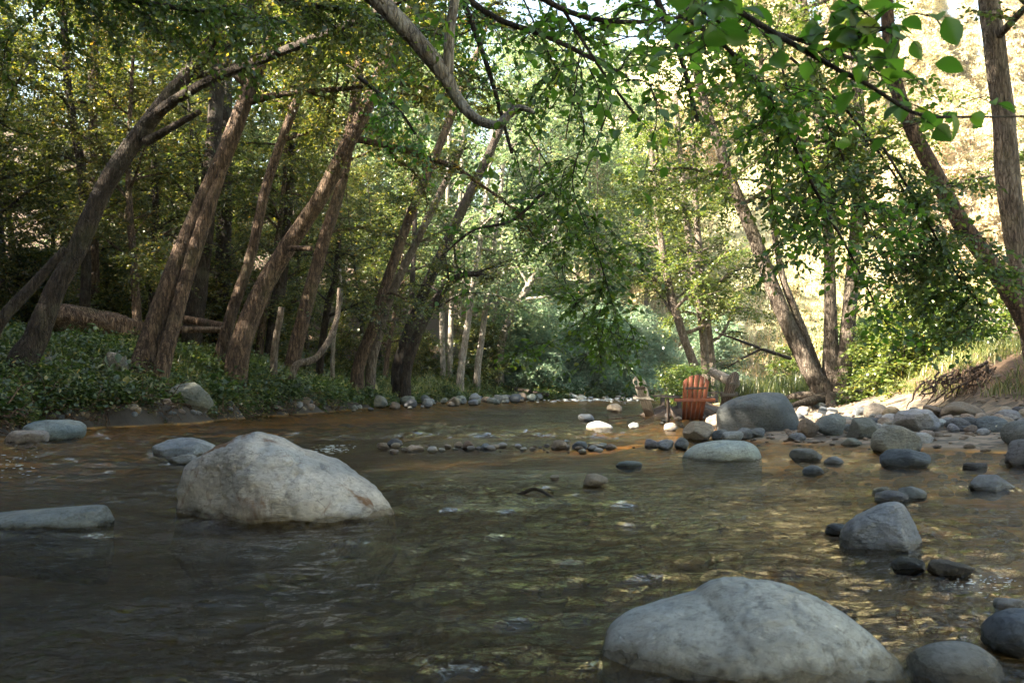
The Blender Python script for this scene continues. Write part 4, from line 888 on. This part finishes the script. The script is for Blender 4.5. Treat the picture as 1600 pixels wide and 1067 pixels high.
B('leafy_branch', [[(1235, 90, 4.5, 7.4), (1320, 170, 4, 7.5), (1395, 270, 3.5, 7.6), (1455, 370, 3, 7.8), (1515, 440, 2, 7.9)], [(1260, 130, 4, 7.4), (1310, 230, 4, 7.5), (1350, 330, 3, 7.6), (1400, 440, 2, 7.8)], [(1215, 80, 3, 7.6), (1245, 200, 3, 7.6), (1268, 330, 2, 7.7)]],
   'dense dark drooping spray of leaves hanging right of the clump of four trunks', 704, .05, L6, 20, .62, 640, 9, .3, down=.45, leaf='leaf_alder')
B('leafy_branch', [[(1380, 230, 4, 6.5), (1440, 330, 4, 6.6), (1490, 420, 3, 6.7), (1535, 480, 2, 6.8)]], 'drooping leaf curtain ending above the bushes at the right', 705, .044, L6, 20, .5, 420, 9, .24, down=.45, leaf='leaf_alder')
B('leafy_branch', [[(800, -40, 3.0, 6), (860, 90, 2.7, 6), (912, 190, 2.4, 6.1), (895, 290, 2.1, 6.2), (935, 400, 1.5, 6.3), (970, 520, 0.9, 6.4)]],
   'long hanging branch with leafy sprays over the middle of the stream', 706, 0.046, L6, 16, 0.5, 190, 9, .22, down=.35)
B('leafy_branch', [[(820, 200, 2.4, 7), (885, 320, 2.1, 7), (880, 430, 1.8, 7.1), (925, 510, 1.2, 7.2), (940, 560, 0.9, 7.2)]], 'lowest drooping leafy branch reaching almost to the far water', 707, 0.044, L6, 12, 0.6, 150, 9, .22, down=.3, subdir=(0, 0, .0))
B('leafy_branch', [[(760, -60, 12, 3.6), (880, 15, 9, 3.6), (980, 35, 7, 3.6), (1080, 25, 5, 3.7)], [(880, 15, 6, 3.6), (940, 110, 5, 3.6), (1000, 190, 4, 3.7)]], 'dark leafy branch running along the top centre of the view', 708, 0.052, L6, 8, 0.42, 57, 6, .2, down=.5)
B('leafy_branch', [[(640, -80, 12, 6), (760, 20, 10, 6), (860, 60, 8, 6), (980, 120, 6, 6.1)], [(700, -60, 10, 6.5), (760, 100, 8, 6.5), (800, 240, 5, 6.5)]], 'dark leafy sprays around the crooked pale branch', 709, 0.046, L6, 12, 0.6, 120, 8, .28, down=.6)
B('leafy_branch', [[(1000, -80, 12, 6), (1120, 30, 10, 6), (1240, 60, 8, 6), (1380, 110, 5, 6.1)], [(1000, -60, 12, 7), (1060, 80, 9, 7), (1090, 190, 6, 7)]], 'dark leafy sprays across the top right behind the bright leaves', 710, 0.048, L6, 13, 0.77, 214, 8, .28, down=.6)
B('leafy_branch', [[(-60, -90, 14, 7), (120, -20, 10, 7), (260, 10, 8, 7), (420, 30, 5, 7.1)]], 'leafy branch along the top left corner of the view', 711, 0.052, L6, 18, .8, 420, 8, .28, down=.5, leaf='leaf_alder')
B('leafy_branch', [[(300, -120, 14, 8), (420, -10, 10, 8), (560, 20, 8, 8), (700, 60, 5, 8.2)]], 'leafy branch crossing the top of the leaning trunks', 712, 0.052, L6, 18, 1.0, 520, 8, .3, down=.5, leaf='leaf_alder')
B('leafy_branch', [[(560, 120, 7, 9), (620, 170, 6, 9), (650, 210, 4, 9)]], 'small bluish green spray of leaves left of the hooked branch', 713, 0.052, L6, 10, .55, 80, 7, .26, down=.5)
B('leafy_branch', [[(690, 400, 3, 6.2), (740, 360, 4, 6.2), (800, 345, 5, 6.3), (850, 300, 6, 6.4)]], 'spray of leaves pointing left at the centre of the view', 714, 0.048, L6, 9, .4, 35, 6, .22, down=.5)
# ------------------------------------------------------------------ ground cover
def cover(name, region, n, per, rad_, hgt, size, mat_, label, seed, cat='plants', tm=LQ):
    rng = np.random.default_rng(seed); xy = region(rng, n); x, y = xy[:, 0], xy[:, 1]; n = len(x)
    dens = fbm(np.stack([x*.7, y*.7, 0*x], -1), 3, seed); s = np.clip(.75+dens*1.2, .15, 1.7)
    g = height(x, y); k = dens > -.42; x, y, g, s = x[k], y[k], g[k], s[k]; n = len(x)
    u = nrm(rng.normal(0, 1, (n, per, 3))); u[..., 2] = np.abs(u[..., 2]); rr = rng.uniform(.5, 1, (n, per, 1))
    Pn = np.stack([x, y, g-.03], -1)[:, None]+u*rr*np.array([rad_, rad_, hgt])*s[:, None, None]
    A = u*np.array([1, 1, .25])+rng.normal(0, .4, (n, per, 3))-np.array([0, 0, .25]); Nn = u*.6+np.array([0, 0, .8])+rng.normal(0, .35, (n, per, 3))
    S_ = size*rng.uniform(.5, 1.3, (n, per))*(.8+.4*np.clip(y, 8, 40)/25)[:, None]
    V, F = leaves(tm, Pn.reshape(-1, 3), A.reshape(-1, 3), Nn.reshape(-1, 3), S_.ravel())
    return tag(mk(name, V, F, M[mat_], smooth=False), label, cat, kind='stuff')
def left_reg(rng, n):
    y = 9+rng.uniform(0, 1, n)**1.3*34; d = .22+rng.uniform(0, 1, n)**1.6*9; return np.stack([xl(y)-d, y], -1)
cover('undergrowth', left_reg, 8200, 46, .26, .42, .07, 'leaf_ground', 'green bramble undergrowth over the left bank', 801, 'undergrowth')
cover('undergrowth', left_reg, 420, 16, .22, .5, .15, 'leaf_ground', 'larger soft leaved plants scattered over the left bank', 805, 'undergrowth', tm=L6)
cover('ferns', left_reg, 700, 30, .3, .5, .11, 'grass', 'pale feathery weeds in patches on the left bank', 808, 'ferns', tm=LW)
def litter_reg(rng, n):
    y = rng.uniform(9, 24, n); d = rng.uniform(.05, 1.6, n); return np.stack([xl(y)-d, y], -1)
cover('leaf_litter', litter_reg, 900, 9, .25, .06, .05, 'dry', 'brown dead leaves caught on the left bank', 806, 'leaf litter')
cover('undergrowth', litter_reg, 700, 16, .12, .2, .05, 'leaf_left', 'small weeds rooted in the steep earth of the left bank', 807, 'undergrowth')
def left_deep(rng, n):
    y = rng.uniform(12, 34, n); d = rng.uniform(8, 30, n); return np.stack([xl(y)-d, y], -1)
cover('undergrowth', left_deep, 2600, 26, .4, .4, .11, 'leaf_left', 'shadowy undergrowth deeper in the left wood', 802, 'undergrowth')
def far_reg(rng, n):
    x = rng.uniform(-12, 26, n); y = np.interp(x, YF[:, 0], YF[:, 1])+.8+rng.uniform(0, 1, n)**1.3*16; return np.stack([x, y], -1)
cover('undergrowth', far_reg, 2600, 30, .4, .55, .10, 'leaf_ground', 'pale green plants along the far bank', 803, 'undergrowth')
def right_reg(rng, n):
    y = rng.uniform(19, 60, n); d = 2.5+rng.uniform(0, 1, n)*22; p = np.stack([xr(np.minimum(y, 36))+d, y], -1); return p[np.maximum(dleft(p[:, 0], p[:, 1]), dright(p[:, 0], p[:, 1])) > .5]
cover('meadow_plants', right_reg, 3600, 26, .4, .35, .11, 'grass', 'yellow green meadow plants behind the gravel bar', 804, 'plants')
def blades(name, region, n, hgt, wid, mat_, label, seed, lean=.5, cat='grass'):
    rng = np.random.default_rng(seed); xy = region(rng, n); x, y = xy[:, 0], xy[:, 1]; n = len(x); g = height(x, y)
    a = rng.uniform(0, 6.28, n); l = lean*rng.uniform(.3, 1.3, n); h = hgt*rng.uniform(.5, 1.2, n); V = np.zeros((n, 7, 3))
    dx, dy = np.cos(a), np.sin(a); sx, sy = -dy, dx
    for i, t in enumerate((0, .4, .75)):
        cx = x+dx*l*h*t*t; cy_ = y+dy*l*h*t*t; cz = g-.02+h*(t-.25*l*t*t); w = wid*(1-.5*t)
        for s_, o in ((-1, 0), (1, 1)): V[:, i*2+o] = np.stack([cx+s_*sx*w, cy_+s_*sy*w, cz], -1)
    V[:, 6] = np.stack([x+dx*l*h, y+dy*l*h, g-.02+h*(1-.35*l)], -1)
    off = (np.arange(n)*7)[:, None]; q = np.array([[0, 1, 3, 2], [2, 3, 5, 4]]); F4 = (q[None]+off[..., None]).reshape(-1, 4); F3 = (np.array([[4, 5, 6]])[None]+off[..., None]).reshape(-1, 3)
    return tag(mk(name, V.reshape(-1, 3), [F4, F3], M[mat_], smooth=False), label, cat, kind='stuff')
def mound_reg(rng, n):
    c = rng.uniform(0, 1, (n, 2)); x = 6.6+c[:, 0]*6; y = 11+c[:, 1]*7; cl = fbm(np.stack([x*1.5, y*1.5, 0*x], -1), 2, 9); return np.stack([x, y], -1)[(cl > -.2) & (height(x, y) > .45)]
blades('grass', mound_reg, 15000, .30, .006, 'grass', 'long yellow green grass on the mound at the right', 811, .8)
def reed_reg(rng, n):
    D = rng.uniform(22, 27, n); px = rng.uniform(1125, 1275, n); return np.stack([(px-800)/FPX*D, D], -1)
blades('reeds', reed_reg, 5000, .75, .010, 'leaf_ground', 'dark green reeds behind the chairs and slate boulder', 812, .35, 'reeds')
def hill_reg(rng, n):
    x = rng.uniform(6, 46, n); y = np.interp(x, YF[:, 0], YF[:, 1])+rng.uniform(1, 34, n); return np.stack([x, y], -1)
blades('grass', hill_reg, 22000, .8, .03, 'dry', 'dry golden grass on the sunlit hillside', 815, .6)
def left_grass(rng, n):
    y = rng.uniform(22, 37, n); d = rng.uniform(.6, 3.2, n); return np.stack([xl(y)-d, y], -1)
blades('grass', left_grass, 9000, .5, .009, 'grass', 'dry tinted grass on the bank of the far left bend', 813, .7)
def weeds(rng, n):
    y = rng.uniform(9, 24, n); d = rng.uniform(.15, 3.5, n); x = xl(y)-d; k = fbm(np.stack([x*1.2, y*1.2, 0*x], -1), 2, 19) > .05; return np.stack([x, y], -1)[k]
blades('grass', weeds, 9000, .42, .007, 'leaf_ground', 'loose grass blades among the undergrowth of the left bank', 816, .9)
def meadow(rng, n):
    y = rng.uniform(20, 60, n); d = rng.uniform(3, 26, n); p = np.stack([xr(np.minimum(y, 36))+d, y], -1); return p[np.maximum(dleft(p[:, 0], p[:, 1]), dright(p[:, 0], p[:, 1])) > .5]
blades('grass', meadow, 26000, .45, .014, 'grass', 'sunny grass of the meadow beyond the gravel bar', 814, .6)
# ------------------------------------------------------------------ roots, logs, sticks
rg = np.random.default_rng(31); T = []
for k in range(1000):
    y = rg.uniform(9, 23); x = xl(y)+rg.uniform(-.9, -.1); z = hz(x, y)+rg.uniform(-.02, .05); d = np.array([rg.uniform(.2, 1), rg.uniform(-.7, .7), rg.uniform(-.6, .1)]); q = [np.array([x, y, z])]
    L = rg.uniform(.2, .8)
    for s in range(5): d = nrm(d+rg.normal(0, .45, 3)+np.array([0, 0, -.1])); q.append(q[-1]+d*L/5)
    q = np.array(q); q[:, 2] = np.maximum(q[:, 2], height(q[:, 0], q[:, 1])+.01); r0 = rg.uniform(.003, .011)*rg.choice([1, 1, 1, 2.2]); T.append(tube(q, np.linspace(r0, r0*.3, 6), 5, 12, .1, k))
V, F = join(T); tag(mk('roots', V, F, M['dead_wood']), 'tangle of thin bare roots hanging from the left bank', 'roots', kind='stuff')
T = []
for k in range(46):
    px0 = rg.uniform(1440, 1560); py0 = np.interp(px0, [1440, 1560], [590, 566])+rg.uniform(-6, 12); q = []
    px1 = px0-rg.uniform(5, 60); py1 = rg.uniform(605, 640); D0 = 13.6+rg.uniform(-.3, .5)
    for t in np.linspace(0, 1, 6): q.append(P(px0*(1-t)+px1*t+rg.normal(0, 5), py0*(1-t)+py1*t+8*math.sin(t*3)*rg.uniform(-1, 1), D0-.5*t+rg.normal(0, .04)))
    r0 = rg.uniform(.004, .028)**1.0; T.append(tube(np.array(q), np.linspace(r0, r0*.25, 6), 8, 26, .25, k))
V, F = join(T); tag(mk('exposed_roots', V, F, M['bark_brown']), 'reddish exposed roots spilling down the undercut mound at the right', 'roots')
def log(pts, bark, label, seed, name='fallen_log', cat='log', rough=.12, k=20):
    Q, r = px_stem(pts); V, F = tube(Q, r, k, len(Q)*12, rough, seed); return tag(mk(name, V, F, M[bark]), label, cat)
log([(60, 492, 40, 18.6), (110, 496, 44, 18.9), (150, 500, 38, 19.3), (190, 508, 32, 19.8), (240, 514, 16, 20.4), (350, 516, 9, 21)], 'dead_wood', 'large rotten fallen log lying behind the leaning trunks', 3, rough=.42)
log([(280, 497, 12, 23), (320, 505, 14, 22.6), (352, 512, 15, 22)], 'dead_wood', 'thin fallen log beside the slender leaning tree', 4)
log([(745, 598, 5, 40), (775, 603, 6, 40), (810, 609, 7, 39), (856, 617, 6, 38)], 'bark_dark', 'fallen dark log slanting down to the far shore', 5, k=10)
log([(1112, 580, 12, 23), (1128, 589, 16, 22.5), (1150, 600, 16, 22)], 'bark_pale', 'pale thick trunk lying behind the dark chair', 6)
log([(792, 775, 4, 5.9), (815, 771, 5, 5.85), (833, 764, 6, 5.8), (846, 767, 5, 5.75), (862, 776, 5, 5.6), (890, 790, 3, 5.35)], 'twig', 'bent dark stick poking out of the stream', 7, 'stick', 'stick', .1, 8)
log([(950, 655, 2, 15.5), (985, 652, 2, 15.6), (1000, 649, 2, 15.8), (1008, 655, 2, 15.6)], 'dead_wood', 'thin twig lying on the sunlit stones left of the chairs', 8, 'twig', 'twig', .1, 6)
B('dead_branch', [[(1235, 560, 6, 22), (1190, 545, 5, 21.5), (1150, 530, 4, 21), (1120, 520, 2, 21)], [(1190, 545, 4, 21.5), (1160, 560, 3, 21.2), (1135, 575, 2, 21)]], 'thin bare branch spreading left from the clump of four trunks', 720, .05, LQ, 16, .8, 60, 4, .2, leaf='grass', down=.1, subdir=(-.2, 0, .1))
# ------------------------------------------------------------------ wooden chairs
def box(c, s, rot=None):
    c = np.array(c, float); s = np.array(s, float)/2; b = min(s)*.25
    # bevelled box: 24 verts via three nested boxes
    import itertools
    V = []; 
    for sx, sy, sz in itertools.product((-1, 1), repeat=3):
        V += [[sx*s[0], sy*(s[1]-b), sz*(s[2]-b)], [sx*(s[0]-b), sy*s[1], sz*(s[2]-b)], [sx*(s[0]-b), sy*(s[1]-b), sz*s[2]]]
    V = np.array(V); idx = lambda x, y, z, a: ((x*2+y)*2+z)*3+a
    F4 = []; F3 = []
    for a, (b1, b2) in ((0, (1, 2)), (1, (0, 2)), (2, (0, 1))):
        for s_ in (0, 1):
            q = []
            for u, v in ((0, 0), (1, 0), (1, 1), (0, 1)):
                k = [0, 0, 0]; k[a] = s_; k[b1] = u; k[b2] = v; q.append(idx(*k, a))
            F4.append(q)
    for a, b_ in ((0, 1), (0, 2), (1, 2)):
        c_ = 3-a-b_
        for u, v in itertools.product((0, 1), repeat=2):
            k0 = [0, 0, 0]; k0[a] = u; k0[b_] = v; k1 = list(k0); k1[c_] = 1; F4.append([idx(*k0, a), idx(*k1, a), idx(*k1, b_), idx(*k0, b_)])
    for x, y, z in itertools.product((0, 1), repeat=3): F3.append([idx(x, y, z, 0), idx(x, y, z, 1), idx(x, y, z, 2)])
    if rot is not None: V = V@np.array(Matrix.Rotation(rot[1], 3, rot[0])).T
    return V+c, [np.array(F4), np.array(F3)]
def chair(px, D, rz, wood, back_wood, label, zf=-.20):
    x = (px-800)/FPX*D; root = empty('garden_chair', (x, D, zf), rz); tag(root, label, 'chair', 'wooden garden chairs at the water edge')
    def part(n_, bs, m_): 
        T = join(bs); return mk(n_, T[0], T[1], M[m_], root, smooth=False)
    # seat slats (chair faces local +Y)
    part('seat', [box((0, .30-.095*k, .375-.028*k), (.52, .082, .02), ('X', .28)) for k in range(6)], wood)
    rec = R(20); sl_ = []
    for k in range(5):
        o = (k-2); top = .88-.035*o*o; w = .068; 
        arc = lambda x: .90-1.9*(o*.108+x)**2
        q = np.array([[-w/2, 0, 0], [w/2, 0, 0], [w/2*1.25, 0, arc(w*.6)], [w/2*.6, 0, arc(w*.3)], [0, 0, arc(0)], [-w/2*.6, 0, arc(-w*.3)], [-w/2*1.22, 0, arc(-w*.6)]])
        f = R(1.9)*o; q = np.stack([q[:, 0]*math.cos(f)+q[:, 2]*math.sin(f), q[:, 1], -q[:, 0]*math.sin(f)+q[:, 2]*math.cos(f)], -1); q[:, 0] += o*.080
        V = np.vstack([q+[0, .009, 0], q-[0, .009, 0]]); n_ = 7; Fq = np.array([[i, (i+1) % n_, (i+1) % n_+n_, i+n_] for i in range(n_)])
        caps = np.array([[0, 6, 2, 1], [6, 5, 3, 2], [5, 4, 3, 3]]); caps = caps[:2]; tri = np.array([[5, 4, 3]])
        V = V@np.array(Matrix.Rotation(rec, 3, 'X')).T; V = V+[0, -.20, .20]
        sl_.append((V, [Fq, caps, caps[:, ::-1]+n_, tri, tri[:, ::-1]+n_]))
    T = join(sl_); mk('backrest', T[0], T[1], M[back_wood], root, smooth=False)
    part('back_rail', [box((0, -.365, .575), (.80, .03, .06), ('X', rec))], back_wood)
    part('back_rail', [box((0, -.44, .80), (.40, .025, .04), ('X', rec))], wood)
    for s in (-1, 1):
        part('armrest', [box((s*.355, .03, .622), (.13, .80, .024))], wood); part('front_leg', [box((s*.33, .31, .295), (.04, .10, .60))], wood)
        part('rear_leg', [box((s*.285, -.13, .21), (.035, 1.0, .12), ('X', .36))], wood)
    part('front_apron', [box((0, .355, .33), (.53, .022, .10))], wood)
    return root
chair(1076, 17.6, R(6), 'wood_dark', 'wood_red', 'red brown slatted garden chair with its back to the camera')
chair(1028, 19.4, R(-68), 'wood_dark', 'wood_pale', 'garden chair with pale weathered backrest slats, left of the red one')
chair(1113, 18.7, R(52), 'wood_dark', 'wood_dark', 'dark brown garden chair partly behind the slate boulder', zf=-.12)
# ------------------------------------------------------------------ cottage glimpsed through the leaves
root = empty('cottage', (23.5, 44, hz(23.5, 44))); tag(root, 'white cottage glimpsed through the leaves at the right', 'house')
T = join([box((0, 0, 1.6), (5, 4, 3.4))]); mk('wall', T[0], T[1], M['wall_white'], root, smooth=False)
V = np.array([[-2.8, -2.3, 3.25], [2.8, -2.3, 3.25], [2.8, 2.3, 3.25], [-2.8, 2.3, 3.25], [-2.8, 0, 4.6], [2.8, 0, 4.6]]); mk('roof', V, [np.array([[0, 1, 5, 4], [2, 3, 4, 5], [3, 2, 1, 0]]), np.array([[0, 4, 3], [1, 2, 5]])], M['roof'], root, smooth=False)
for x in (-1.3, 1.3): T = box((x, -2.01, 1.8), (.9, .06, 1.1)); mk('window', T[0], T[1], M['window_glass'], root, smooth=False)
# ------------------------------------------------------------------ foam
rg = np.random.default_rng(9); V = []; F = []
def foam(px0, px1, py0, py1, n, label):
    import bmesh
    V0, F0 = ico(1); parts = []
    for k in range(n):
        px = (px0+px1)/2+rg.normal(0, .22)*(px1-px0); py = (py0+py1)/2+rg.normal(0, .22)*(py1-py0); D = CAM_H*FPX/(py-598); x = (px-800)/FPX*D; s = rg.uniform(.3, 1.3)*D/1400*np.array([rg.uniform(1, 5), 1., .35])
        parts.append((V0*s+[x, D, .008], [F0]))
    T = join(parts); tag(mk('foam', T[0], T[1], M['foam']), label, 'foam', kind='stuff')
foam(480, 560, 694, 708, 70, 'white splashes where the stream runs over stones right of the white boulder')
foam(-20, 70, 700, 750, 60, 'white splashes at the left edge of the stream')
foam(1400, 1620, 885, 935, 90, 'white flecks of water at the right edge')
foam(820, 1005, 620, 628, 160, 'white water of the far riffle')

# ------------------------------------------------------------------ haze
m, nt, out = mat('haze_air'); pv = N(nt, 'VolumePrincipled'); pv.inputs['Color'].default_value = (.95, .95, .92, 1); pv.inputs['Density'].default_value = .00025; pv.inputs['Anisotropy'].default_value = .2
nt.links.new(pv.outputs[0], out.inputs['Volume'])
hb = box((0, 40, 40), (620, 700, 92)); tag(mk('haze', hb[0], hb[1], m, smooth=False), 'thin pale haze filling the valley air', 'haze', kind='stuff')
